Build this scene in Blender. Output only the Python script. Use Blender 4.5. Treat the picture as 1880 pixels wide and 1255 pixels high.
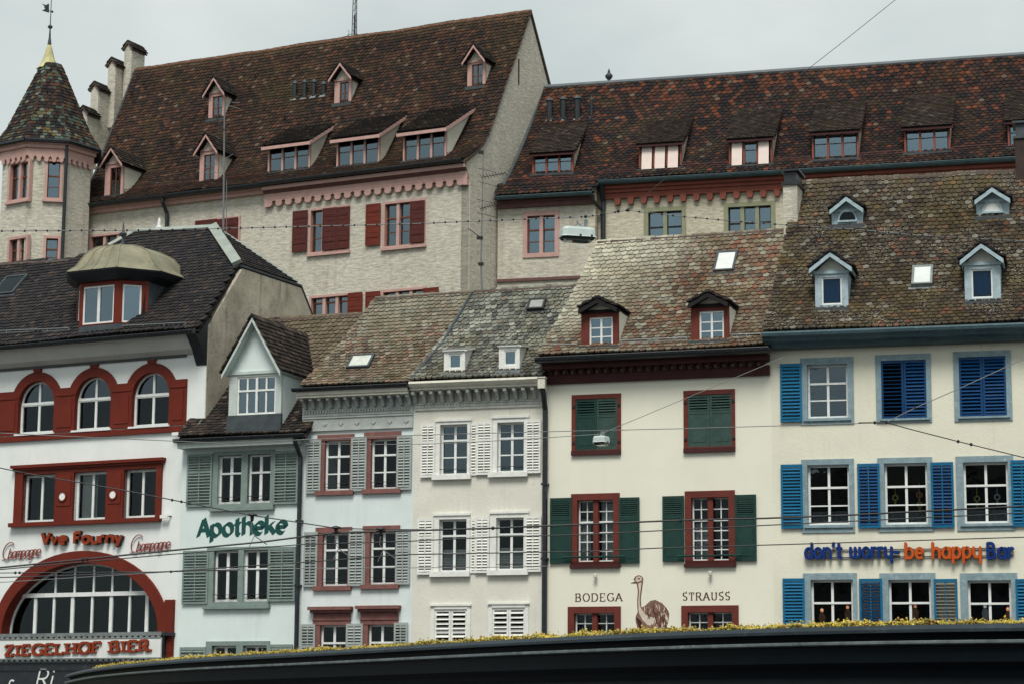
import bpy, math, random
import numpy as np
from mathutils import Matrix, Vector, noise as mnoise
R = math.radians
random.seed(7)
rng = random.Random(11)
for o in list(bpy.data.objects): bpy.data.objects.remove(o, do_unlink=True)
scene = bpy.context.scene
col = scene.collection

# ---------------------------------------------------------------- camera
FPX, W0, H0 = 4100.0, 1880.0, 1255.0
PITCH, ROLL, EYE = math.atan(703/4100), 0.0072, 1.7
cd = bpy.data.cameras.new('camera'); cam = bpy.data.objects.new('camera', cd); col.objects.link(cam)
cd.sensor_width = 36; cd.lens = 36*FPX/W0; cd.clip_start = .5; cd.clip_end = 3000
CM = Matrix.Rotation(R(90)+PITCH, 4, 'X') @ Matrix.Rotation(ROLL, 4, 'Z')
cam.matrix_world = Matrix.Translation((0, 0, EYE)) @ CM
scene.camera = cam
CR = CM.to_3x3()

# ---------------------------------------------------------------- sky, sun, exposure
SUN_EL, SUN_AZ = R(56), R(188)          # soft sun behind thin cloud, from behind the camera
wd = bpy.data.worlds.new('World'); scene.world = wd; wd.use_nodes = True
nt = wd.node_tree; nt.nodes.clear()
wo = nt.nodes.new('ShaderNodeOutputWorld'); mx = nt.nodes.new('ShaderNodeMixShader')
b1 = nt.nodes.new('ShaderNodeBackground'); b2 = nt.nodes.new('ShaderNodeBackground')
sk = nt.nodes.new('ShaderNodeTexSky'); sk.sky_type = 'NISHITA'; sk.sun_disc = False
sk.sun_elevation = SUN_EL; sk.sun_rotation = SUN_AZ
b1.inputs[1].default_value = .1
tc = nt.nodes.new('ShaderNodeTexCoord'); mp = nt.nodes.new('ShaderNodeMapping'); mp.inputs['Scale'].default_value = (1, 1, 1.8)
nz = nt.nodes.new('ShaderNodeTexNoise'); nz.inputs['Scale'].default_value = 5.5; nz.inputs['Detail'].default_value = 5; nz.inputs['Roughness'].default_value = .5
rp = nt.nodes.new('ShaderNodeValToRGB')
rp.color_ramp.elements[0].position = .33; rp.color_ramp.elements[0].color = (.258, .286, .276, 1)
rp.color_ramp.elements[1].position = .68; rp.color_ramp.elements[1].color = (.358, .381, .362, 1)
L = nt.links.new
L(tc.outputs['Generated'], mp.inputs[0]); L(mp.outputs[0], nz.inputs['Vector']); L(nz.outputs['Fac'], rp.inputs[0])
L(sk.outputs[0], b1.inputs[0]); L(rp.outputs[0], b2.inputs[0]); b2.inputs[1].default_value = 1.0
mx.inputs[0].default_value = .93
L(b1.outputs[0], mx.inputs[1]); L(b2.outputs[0], mx.inputs[2]); L(mx.outputs[0], wo.inputs[0])
sl = bpy.data.lights.new('sun', 'SUN'); sl.energy = 1.5; sl.angle = R(24); sl.color = (1, .965, .9)
so = bpy.data.objects.new('sun', sl); col.objects.link(so); so.location = (0, 0, 60)
# light travels from azimuth (measured like the sky's sun rotation) down to the scene
sd = Vector((math.sin(SUN_AZ)*math.cos(SUN_EL), math.cos(SUN_AZ)*math.cos(SUN_EL), math.sin(SUN_EL)))
so.rotation_euler = sd.to_track_quat('Z', 'Y').to_euler()
vs = scene.view_settings; vs.view_transform = 'Standard'; vs.look = 'None'; vs.gamma = 1; vs.use_curve_mapping = False
vs.exposure = 1.08
scene.render.engine = 'CYCLES'

# ---------------------------------------------------------------- helpers
def tag(o, label=None, cat=None, group=None, kind=None):
    if label: o['label'] = label
    if cat: o['category'] = cat
    if group: o['group'] = group
    if kind: o['kind'] = kind
    return o

def ray(px, py):
    v = CR @ Vector(((px-W0/2)/FPX, (H0/2-py)/FPX, -1.0))
    return v
def at(px, py, Y):
    v = ray(px, py); k = Y/v.y
    return Vector((v.x*k, Y, EYE+v.z*k))
def atz(px, py, z):
    v = ray(px, py); k = (z-EYE)/v.z
    return Vector((v.x*k, v.y*k, z))

class MB:
    def __init__(s): s.v = []; s.f = []
    def add(s, vs, fs):
        n = len(s.v); s.v += [tuple(p) for p in vs]; s.f += [tuple(i+n for i in f) for f in fs]; return s
    def box(s, x0, x1, y0, y1, z0, z1):
        if x0 > x1: x0, x1 = x1, x0
        if y0 > y1: y0, y1 = y1, y0
        if z0 > z1: z0, z1 = z1, z0
        return s.add([(x0,y0,z0),(x1,y0,z0),(x1,y1,z0),(x0,y1,z0),(x0,y0,z1),(x1,y0,z1),(x1,y1,z1),(x0,y1,z1)],
              [(0,3,2,1),(4,5,6,7),(0,1,5,4),(1,2,6,5),(2,3,7,6),(3,0,4,7)])
    def prism(s, poly, y0, y1):           # polygon in x,z swept along y
        n = len(poly)
        return s.add([(x, y0, z) for x, z in poly]+[(x, y1, z) for x, z in poly],
              [tuple(range(n)), tuple(range(2*n-1, n-1, -1))]+[(i, i+n, (i+1) % n+n, (i+1) % n) for i in range(n)])
    def prismx(s, poly, x0, x1):          # polygon in y,z swept along x
        n = len(poly)
        return s.add([(x0, y, z) for y, z in poly]+[(x1, y, z) for y, z in poly],
              [tuple(range(n)), tuple(range(2*n-1, n-1, -1))]+[(i, i+n, (i+1) % n+n, (i+1) % n) for i in range(n)])
    def prismz(s, poly, z0, z1):
        n = len(poly)
        return s.add([(x, y, z0) for x, y in poly]+[(x, y, z1) for x, y in poly],
              [tuple(range(n)), tuple(range(2*n-1, n-1, -1))]+[(i, i+n, (i+1) % n+n, (i+1) % n) for i in range(n)])
    def slab(s, pts, th):                 # planar polygon given thickness downwards along its normal
        a, b, c = (Vector(p) for p in pts[:3]); nrm = (b-a).cross(c-a).normalized()
        if nrm.z < 0: nrm = -nrm
        n = len(pts); P = [Vector(p) for p in pts]
        return s.add([tuple(p) for p in P]+[tuple(p-nrm*th) for p in P],
              [tuple(range(n)), tuple(range(2*n-1, n-1, -1))]+[(i, i+n, (i+1) % n+n, (i+1) % n) for i in range(n)])
    def tube(s, pts, r, n=6, r1=None):
        P = [Vector(p) for p in pts]; m = len(P); vs = []; fs = []; up = None
        for i, p in enumerate(P):
            d = (P[min(i+1, m-1)]-P[max(i-1, 0)]).normalized()
            if up is None: up = d.orthogonal().normalized()
            a = (up-d*up.dot(d)).normalized(); up = a; b = d.cross(a)
            rr = r if r1 is None else r+(r1-r)*i/(m-1)
            for k in range(n):
                t = 2*math.pi*k/n; vs.append(tuple(p+a*math.cos(t)*rr+b*math.sin(t)*rr))
        for i in range(m-1):
            for k in range(n):
                fs.append((i*n+k, i*n+(k+1) % n, (i+1)*n+(k+1) % n, (i+1)*n+k))
        fs += [tuple(range(n-1, -1, -1)), tuple(range((m-1)*n, m*n))]
        return s.add(vs, fs)
    def lathe(s, prof, c=(0,0,0), n=12, a0=0):
        vs = []; fs = []; m = len(prof)
        for r, z in prof:
            for k in range(n):
                t = a0+2*math.pi*k/n; vs.append((c[0]+r*math.cos(t), c[1]+r*math.sin(t), c[2]+z))
        for i in range(m-1):
            for k in range(n): fs.append((i*n+k, i*n+(k+1) % n, (i+1)*n+(k+1) % n, (i+1)*n+k))
        fs += [tuple(range(n-1, -1, -1)), tuple(range((m-1)*n, m*n))]
        return s.add(vs, fs)
    def mesh(s, name):
        m = bpy.data.meshes.new(name); m.from_pydata(s.v, [], s.f); m.validate(); return m
    def build(s, name, mat, parent=None):
        m = s.mesh(name); m.materials.append(mat)
        o = bpy.data.objects.new(name, m); col.objects.link(o); o.parent = parent; return o

def inst(name, mesh, parent, loc, rot=(0,0,0), scale=(1,1,1)):
    o = bpy.data.objects.new(name, mesh); col.objects.link(o); o.parent = parent
    o.location = loc; o.rotation_euler = rot; o.scale = scale; return o
def empty(name, loc=(0,0,0), rz=0):
    o = bpy.data.objects.new(name, None); col.objects.link(o); o.location = loc; o.rotation_euler = (0, 0, rz); o.empty_display_size = .3; return o

# ---------------------------------------------------------------- materials
MATS = {}
def nodes(name):
    m = bpy.data.materials.new(name); m.use_nodes = True; t = m.node_tree; t.nodes.clear()
    out = t.nodes.new('ShaderNodeOutputMaterial'); return m, t, out
def N(t, kind, **kw):
    n = t.nodes.new('ShaderNode'+kind)
    for k, v in kw.items():
        if k in n.inputs: n.inputs[k].default_value = v
        else: setattr(n, k, v)
    return n
def mixrgb(t, blend, fac, a, b):
    n = t.nodes.new('ShaderNodeMix'); n.data_type = 'RGBA'; n.blend_type = blend
    for s, v in ((n.inputs[0], fac), (n.inputs[6], a), (n.inputs[7], b)):
        if hasattr(v, 'is_output'): t.links.new(v, s)
        else: s.default_value = v
    return n.outputs[2]
def ramp(t, src, p0, p1, c0=(0,0,0,1), c1=(1,1,1,1)):
    r = t.nodes.new('ShaderNodeValToRGB'); r.color_ramp.elements[0].position = p0; r.color_ramp.elements[1].position = p1
    r.color_ramp.elements[0].color = c0; r.color_ramp.elements[1].color = c1
    t.links.new(src, r.inputs[0]); return r.outputs[0]
def pos(t, scale=(1,1,1)):
    g = t.nodes.new('ShaderNodeNewGeometry'); m = t.nodes.new('ShaderNodeMapping'); m.inputs['Scale'].default_value = scale
    t.links.new(g.outputs['Position'], m.inputs[0]); return m.outputs[0]
def noi(t, vec, scale, detail=4, rough=.55):
    n = N(t, 'TexNoise', Scale=scale, Detail=detail, Roughness=rough); t.links.new(vec, n.inputs['Vector']); return n.outputs['Fac']

def solid(name, c, rough=.6, var=.12, scale=3.0, wear=None, wearamt=.0, bump=.0, bscale=40, metal=0, spec=.25, streak=0.0, streakc=None):
    """painted / plastered / metal surface: colour with blotches, vertical run marks, worn spots and fine relief"""
    if name in MATS: return MATS[name]
    if max(c) < .45: c = tuple(x*.84 for x in c)
    m, t, out = nodes(name); p = N(t, 'BsdfPrincipled', Roughness=rough, Metallic=metal)
    p.inputs['Specular IOR Level'].default_value = spec
    P = pos(t)
    a = noi(t, P, scale, 6, .6)
    f = ramp(t, a, .3, .7)
    lo = tuple(x*(1-var) for x in c)+(1,); hi = tuple(min(1, x*(1+var*.5)) for x in c)+(1,)
    cc = mixrgb(t, 'MIX', f, lo, hi)
    if streak:
        s = noi(t, pos(t, (5.5, 5.5, .35)), 1.0, 5, .65)
        sf = ramp(t, s, .52, .78)
        g = noi(t, P, .6, 3); gf = ramp(t, g, .42, .66)
        mul = t.nodes.new('ShaderNodeMath'); mul.operation = 'MULTIPLY'; t.links.new(sf, mul.inputs[0]); t.links.new(gf, mul.inputs[1])
        m2 = t.nodes.new('ShaderNodeMath'); m2.operation = 'MULTIPLY'; t.links.new(mul.outputs[0], m2.inputs[0]); m2.inputs[1].default_value = streak
        cc = mixrgb(t, 'MIX', m2.outputs[0], cc, (streakc or tuple(x*.45 for x in c))+(1,))
    if wear:
        w = noi(t, P, 9, 6, .7); wf = ramp(t, w, .56, .66)
        m3 = t.nodes.new('ShaderNodeMath'); m3.operation = 'MULTIPLY'; t.links.new(wf, m3.inputs[0]); m3.inputs[1].default_value = wearamt
        cc = mixrgb(t, 'MIX', m3.outputs[0], cc, wear+(1,))
    t.links.new(cc, p.inputs['Base Color'])
    if bump:
        b = noi(t, P, bscale, 4, .6); bn = N(t, 'Bump', Strength=bump, Distance=.02)
        t.links.new(b, bn.inputs['Height']); t.links.new(bn.outputs[0], p.inputs['Normal'])
    t.links.new(p.outputs[0], out.inputs[0]); MATS[name] = m; return m

def roughcast(name, c, dark):
    """scratched grey render: short horizontal strokes plus streaks of dirt"""
    m, t, out = nodes(name); p = N(t, 'BsdfPrincipled', Roughness=.95); p.inputs['Specular IOR Level'].default_value = .1
    h = noi(t, pos(t, (2.2, 2.2, 9)), 1.6, 6, .75); hf = ramp(t, h, .38, .62)
    cc = mixrgb(t, 'MIX', hf, tuple(x*.62 for x in c)+(1,), c+(1,))
    big = ramp(t, noi(t, pos(t), .35, 4), .35, .7)
    cc = mixrgb(t, 'MULTIPLY', .35, cc, mixrgb(t, 'MIX', big, (.8, .78, .74, 1), (1, 1, 1, 1)))
    s = ramp(t, noi(t, pos(t, (3.5, 3.5, .22)), 1, 5, .65), .53, .75)
    mm = t.nodes.new('ShaderNodeMath'); mm.operation = 'MULTIPLY'; t.links.new(s, mm.inputs[0]); mm.inputs[1].default_value = .62
    cc = mixrgb(t, 'MIX', mm.outputs[0], cc, dark+(1,))
    t.links.new(cc, p.inputs['Base Color'])
    bn = N(t, 'Bump', Strength=.7, Distance=.04); t.links.new(h, bn.inputs['Height']); t.links.new(bn.outputs[0], p.inputs['Normal'])
    t.links.new(p.outputs[0], out.inputs[0]); MATS[name] = m; return m

def tilemat(name, lich=(.42,.42,.34), lamt=.5, lthr=.58, moss=(.10,.085,.02), mamt=.35):
    """clay tile: its own colour from the mesh, with soot, lichen flecks and moss"""
    m, t, out = nodes(name); p = N(t, 'BsdfPrincipled', Roughness=.9); p.inputs['Specular IOR Level'].default_value = .2
    a = N(t, 'Attribute', attribute_name='tcol')
    P = pos(t)
    s = ramp(t, noi(t, P, 14, 5, .7), .3, .72, (.62,.62,.62,1), (1.15,1.13,1.1,1))
    cc = mixrgb(t, 'MULTIPLY', 1, a.outputs['Color'], s)
    l1 = ramp(t, noi(t, P, 17, 4, .75), lthr, lthr+.06); l2 = ramp(t, noi(t, P, 1.1, 4), .44, .62)
    mm = t.nodes.new('ShaderNodeMath'); mm.operation = 'MULTIPLY'; t.links.new(l1, mm.inputs[0]); t.links.new(l2, mm.inputs[1])
    m4 = t.nodes.new('ShaderNodeMath'); m4.operation = 'MULTIPLY'; t.links.new(mm.outputs[0], m4.inputs[0]); m4.inputs[1].default_value = lamt
    cc = mixrgb(t, 'MIX', m4.outputs[0], cc, lich+(1,))
    g = ramp(t, noi(t, P, .8, 5, .7), .5, .72)
    m5 = t.nodes.new('ShaderNodeMath'); m5.operation = 'MULTIPLY'; t.links.new(g, m5.inputs[0]); m5.inputs[1].default_value = mamt
    cc = mixrgb(t, 'MIX', m5.outputs[0], cc, moss+(1,))
    t.links.new(cc, p.inputs['Base Color'])
    bn = N(t, 'Bump', Strength=.5, Distance=.02); t.links.new(noi(t, P, 30, 4, .7), bn.inputs['Height']); t.links.new(bn.outputs[0], p.inputs['Normal'])
    t.links.new(p.outputs[0], out.inputs[0]); MATS[name] = m; return m

def glassmat(name, tint=(.55,.62,.66), ior=1.9, refl=(.80,.92,1)):
    m, t, out = nodes(name)
    fr = N(t, 'Fresnel', IOR=ior); tr = N(t, 'BsdfTransparent', Color=tint+(1,)); gl = N(t, 'BsdfGlossy', Color=refl+(1,), Roughness=.025)
    n = noi(t, pos(t), 2.2, 2); bn = N(t, 'Bump', Strength=.06, Distance=.05); t.links.new(n, bn.inputs['Height']); t.links.new(bn.outputs[0], gl.inputs['Normal'])
    mx = N(t, 'MixShader'); t.links.new(fr.outputs[0], mx.inputs[0]); t.links.new(tr.outputs[0], mx.inputs[1]); t.links.new(gl.outputs[0], mx.inputs[2])
    t.links.new(mx.outputs[0], out.inputs[0]); MATS[name] = m; return m

G_OLD = glassmat('window_glass', tint=(.78,.80,.80), ior=1.28)
G_DIM = glassmat('greyish_window_glass', tint=(.75,.77,.78), ior=1.62, refl=(.75,.86,.95))
G_MID = glassmat('half_bright_window_glass', tint=(.5,.56,.58), ior=1.85, refl=(.72,.88,1))
G_SKY = glassmat('bright_window_glass', tint=(.5,.58,.62), ior=2.7, refl=(.68,.87,1))
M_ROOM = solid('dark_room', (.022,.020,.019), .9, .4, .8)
M_CURT = solid('net_curtain', (.42,.44,.45), .9, .2, 4)
M_BLIND = solid('blind', (.50,.52,.50), .8, .1, 4)
M_PBLIND = solid('pink_blind', (.78,.66,.60), .8, .08, 4)
M_WHITE = solid('white_window_paint', (.74,.76,.74), .45, .12, 6, (.45,.43,.40), .3)
M_BLACK = solid('black_gutter_metal', (.016,.021,.027), .42, .4, 4, (.10,.11,.11), .25, spec=.5)
M_ZINC = solid('zinc_sheet', (.26,.29,.29), .45, .3, 3, (.45,.47,.45), .3, metal=.3, streak=.5)
M_DZINC = solid('dark_zinc_sheet', (.07,.085,.095), .5, .35, 3, streak=.4)
M_IRON = solid('iron', (.03,.032,.035), .5, .3, 6)
M_DECK = solid('roof_deck', (.022,.018,.016), .95, .3, 4)
M_WIRE = solid('wire_dark', (.022,.026,.03), .5, .2, 5)
M_WIREL = solid('wire_grey', (.20,.21,.21), .5, .2, 5)
# reds, greens, plasters
M_H1W = solid('white_plaster', (.76,.79,.77), .85, .07, .9, bump=.25, bscale=22, streak=.25, streakc=(.45,.46,.44))
M_RED = solid('oxide_red_paint', (.165,.020,.0085), .6, .2, 2.5, (.12,.018,.01), .4, streak=.25)
M_H1S = solid('grey_party_plaster', (.455,.41,.325), .95, .35, 1.3, (.12,.115,.10), .6, bump=.5, bscale=16, streak=1.0, streakc=(.05,.05,.048))
M_H2W = solid('pale_blue_plaster', (.66,.745,.725), .85, .07, 1.1, bump=.2, bscale=20, streak=.35, streakc=(.42,.47,.46))
M_H2G = solid('sage_paint', (.235,.305,.28), .6, .16, 5, (.34,.39,.365), .35)
M_H2L = solid('pale_sage_paint', (.50,.56,.53), .6, .12, 4, (.38,.42,.40), .3)
M_H2T = solid('dark_green_lettering', (.012,.085,.075), .6, .1, 5)
M_H3W = solid('cool_white_plaster', (.67,.74,.735), .85, .07, 1.1, bump=.2, bscale=20, streak=.35, streakc=(.44,.47,.46))
M_H3S = solid('grey_green_shutter_paint', (.40,.44,.425), .6, .13, 5, (.33,.35,.33), .35)
M_PINKST = solid('rose_sandstone', (.25,.112,.098), .8, .28, 5, (.18,.085,.078), .5, bump=.2)
M_GREYST = solid('grey_carved_stone', (.44,.465,.445), .85, .2, 4, (.30,.31,.30), .35, streak=.35)
M_H4W = solid('greige_plaster', (.70,.685,.605), .88, .10, 1.2, (.52,.51,.46), .35, bump=.35, bscale=16, streak=.5, streakc=(.40,.39,.35))
M_H4F = solid('off_white_paint', (.76,.76,.72), .55, .12, 6, (.50,.49,.45), .4)
M_CREAM = solid('cream_gutter_paint', (.64,.62,.53), .6, .16, 3, (.36,.33,.27), .45, streak=.5)
M_H5W = solid('ivory_plaster', (.765,.75,.635), .85, .045, .7, bump=.15, bscale=20, streak=.22, streakc=(.58,.56,.47))
M_H5R = solid('maroon_stone_paint', (.155,.032,.022), .65, .2, 3, (.17,.04,.03), .4)
M_H5D = solid('dark_maroon_paint', (.070,.018,.018), .65, .25, 3)
M_H5G = solid('bottle_green_paint', (.014,.052,.043), .5, .25, 4, (.03,.07,.058), .5)
M_TXT = solid('brown_lettering', (.11,.055,.04), .8, .2, 8)
M_H6W = solid('cream_plaster', (.735,.715,.59), .85, .07, .8, (.60,.57,.45), .25, bump=.3, bscale=15, streak=.45, streakc=(.45,.42,.30))
M_H6F = solid('blue_grey_paint', (.27,.375,.415), .65, .22, 5, (.46,.53,.55), .5, streak=.4)
M_H6D = solid('pale_blue_weathered_paint', (.37,.475,.515), .7, .2, 7, (.22,.26,.28), .5, streak=.4)
M_H6B = solid('blue_shutter_paint', (.003,.145,.30), .5, .18, 4, (.008,.20,.38), .35)
M_H6N = solid('navy_shutter_paint', (.003,.056,.175), .5, .2, 4, (.004,.075,.19), .4)
M_H6G = solid('petrol_gutter_paint', (.065,.115,.135), .45, .25, 3, (.14,.20,.22), .4)
M_CAST = roughcast('castle_roughcast', (.66,.625,.535), (.33,.295,.235))
M_CASTY = roughcast('wing_roughcast', (.67,.62,.49), (.40,.345,.245))
M_PINK = solid('pink_stone_paint', (.50,.315,.28), .75, .14, 4, (.40,.23,.20), .35)
M_PINKD = solid('dusky_pink_paint', (.17,.085,.08), .75, .2, 4)
M_TERRA = solid('terracotta_paint', (.30,.092,.064), .75, .2, 3, (.25,.07,.05), .4)
M_SHUT = solid('oxblood_shutter_paint', (.095,.021,.017), .6, .2, 4, (.22,.05,.04), .3)
M_SHUTB = solid('brick_shutter_paint', (.165,.026,.012), .6, .2, 4)
M_OAK = solid('orange_brown_sash', (.20,.062,.024), .55, .2, 7)
M_OLIVE = solid('olive_stone', (.31,.32,.205), .8, .15, 4, (.24,.24,.16), .4)
M_DSASH = solid('black_sash', (.02,.02,.022), .5, .2, 6)
M_COPPER = solid('weathered_copper', (.30,.285,.195), .5, .35, 1.6, (.15,.13,.08), .6, metal=.15, streak=1.0, streakc=(.13,.085,.04))
M_VERDI = solid('pale_verdigris', (.36,.40,.36), .6, .25, 3, (.22,.25,.21), .5)
M_RIDGE = solid('ridge_tile_clay', (.105,.075,.065), .9, .35, 6, (.27,.25,.20), .4)
M_RIDGER = solid('red_ridge_tile_clay', (.19,.085,.055), .9, .4, 6, (.36,.31,.22), .4)
M_SNOWG = solid('snow_guard_red', (.14,.055,.05), .7, .2, 5)
M_LAMP = solid('lamp_housing', (.50,.58,.56), .4, .1, 5, (.36,.40,.38), .3)
M_ORANGE = solid('orange_red_sign', (.29,.040,.010), .4, .15, 5, (.18,.035,.015), .35)
M_SIGNDK = solid('sign_side_dark', (.03,.014,.012), .5, .2, 5)
M_ORANGE2 = solid('bright_orange_sign', (.52,.085,.012), .4, .12, 5)
M_BLUES = solid('blue_sign', (.007,.036,.20), .35, .15, 5)
M_BLUED = solid('blue_sign_side', (.006,.014,.07), .4, .15, 5)
M_NEON = solid('red_neon_tube', (.33,.05,.035), .35, .2, 9)
# ---------------------------------------------------------------- house frame of reference
UNIT = MB().box(-.5,.5,-.5,.5,-.5,.5)
def unit(mat, key):
    k = 'unit_'+key
    if k not in MATS: MATS[k] = UNIT.mesh(key); MATS[k].materials.append(mat)
    return MATS[k]

class House:
    """vertical facade from plan point P0 to P1; local x runs along it, local y goes back into the house"""
    def __init__(s, name, P0, P1, label, cat='building'):
        s.P0 = Vector((P0[0], P0[1], 0)); d = Vector((P1[0]-P0[0], P1[1]-P0[1], 0)); s.len = d.length; s.t = d.normalized()
        s.b = Vector((-s.t.y, s.t.x, 0)); s.rz = math.atan2(s.t.y, s.t.x)
        s.root = empty(name, s.P0, s.rz); tag(s.root, label, cat); s.holes = []
    def uv(s, px, py, y=0.0):
        v = ray(px, py); P = s.P0+s.b*y
        k = (P.x*s.b.x+P.y*s.b.y)/(v.x*s.b.x+v.y*s.b.y)
        q = Vector((v.x*k, v.y*k, EYE+v.z*k)); w = q-P
        return w.x*s.t.x+w.y*s.t.y, q.z
    def rect(s, xl, yt, xr, yb, y=0.0):
        xm, ym = (xl+xr)/2, (yt+yb)/2
        return s.uv(xl, ym, y)[0], s.uv(xr, ym, y)[0], s.uv(xm, yb, y)[1], s.uv(xm, yt, y)[1]
    def world(s, u, y, z): p = s.P0+s.t*u+s.b*y; return Vector((p.x, p.y, z))
    def wall(s, x0, x1, z0, z1, mat, th=.3, name='wall', extra=None, y=0):
        """front wall slab with the window openings left out"""
        xs = sorted({x0, x1}|{c for h in s.holes for c in h[:2] if x0 < c < x1})
        zs = sorted({z0, z1}|{c for h in s.holes for c in h[2:4] if z0 < c < z1})
        mb = MB()
        inh = lambda x, z: any(h[0] < x < h[1] and h[2] < z < h[3] for h in s.holes)
        for j in range(len(zs)-1):
            run = None
            for i in range(len(xs)):
                solid_ = i < len(xs)-1 and not inh((xs[i]+xs[i+1])/2, (zs[j]+zs[j+1])/2)
                if solid_ and run is None: run = xs[i]
                if not solid_ and run is not None:
                    mb.add([(run,y,zs[j]),(xs[i],y,zs[j]),(xs[i],y,zs[j+1]),(run,y,zs[j+1])], [(0,1,2,3)]); run = None
        for h in s.holes:
            a, b, c, d = max(h[0],x0), min(h[1],x1), max(h[2],z0), min(h[3],z1); q = y+th
            if a >= b or c >= d: continue
            mb.add([(a,y,c),(a,q,c),(a,q,d),(a,y,d)], [(0,1,2,3)]); mb.add([(b,y,c),(b,y,d),(b,q,d),(b,q,c)], [(0,1,2,3)])
            mb.add([(a,y,d),(a,q,d),(b,q,d),(b,y,d)], [(0,1,2,3)]); mb.add([(a,y,c),(b,y,c),(b,q,c),(a,q,c)], [(0,1,2,3)])
        mb.add([(x0,y,z0),(x0,y,z1),(x0,y+th,z1),(x0,y+th,z0)], [(0,1,2,3)]); mb.add([(x1,y,z0),(x1,y+th,z0),(x1,y+th,z1),(x1,y,z1)], [(0,1,2,3)])
        if extra: extra(mb)
        return mb.build(name, mat, s.root)

def grid_pos(a, b, cuts):
    return [a]+[a+(b-a)*c for c in cuts]+[b]

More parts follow.
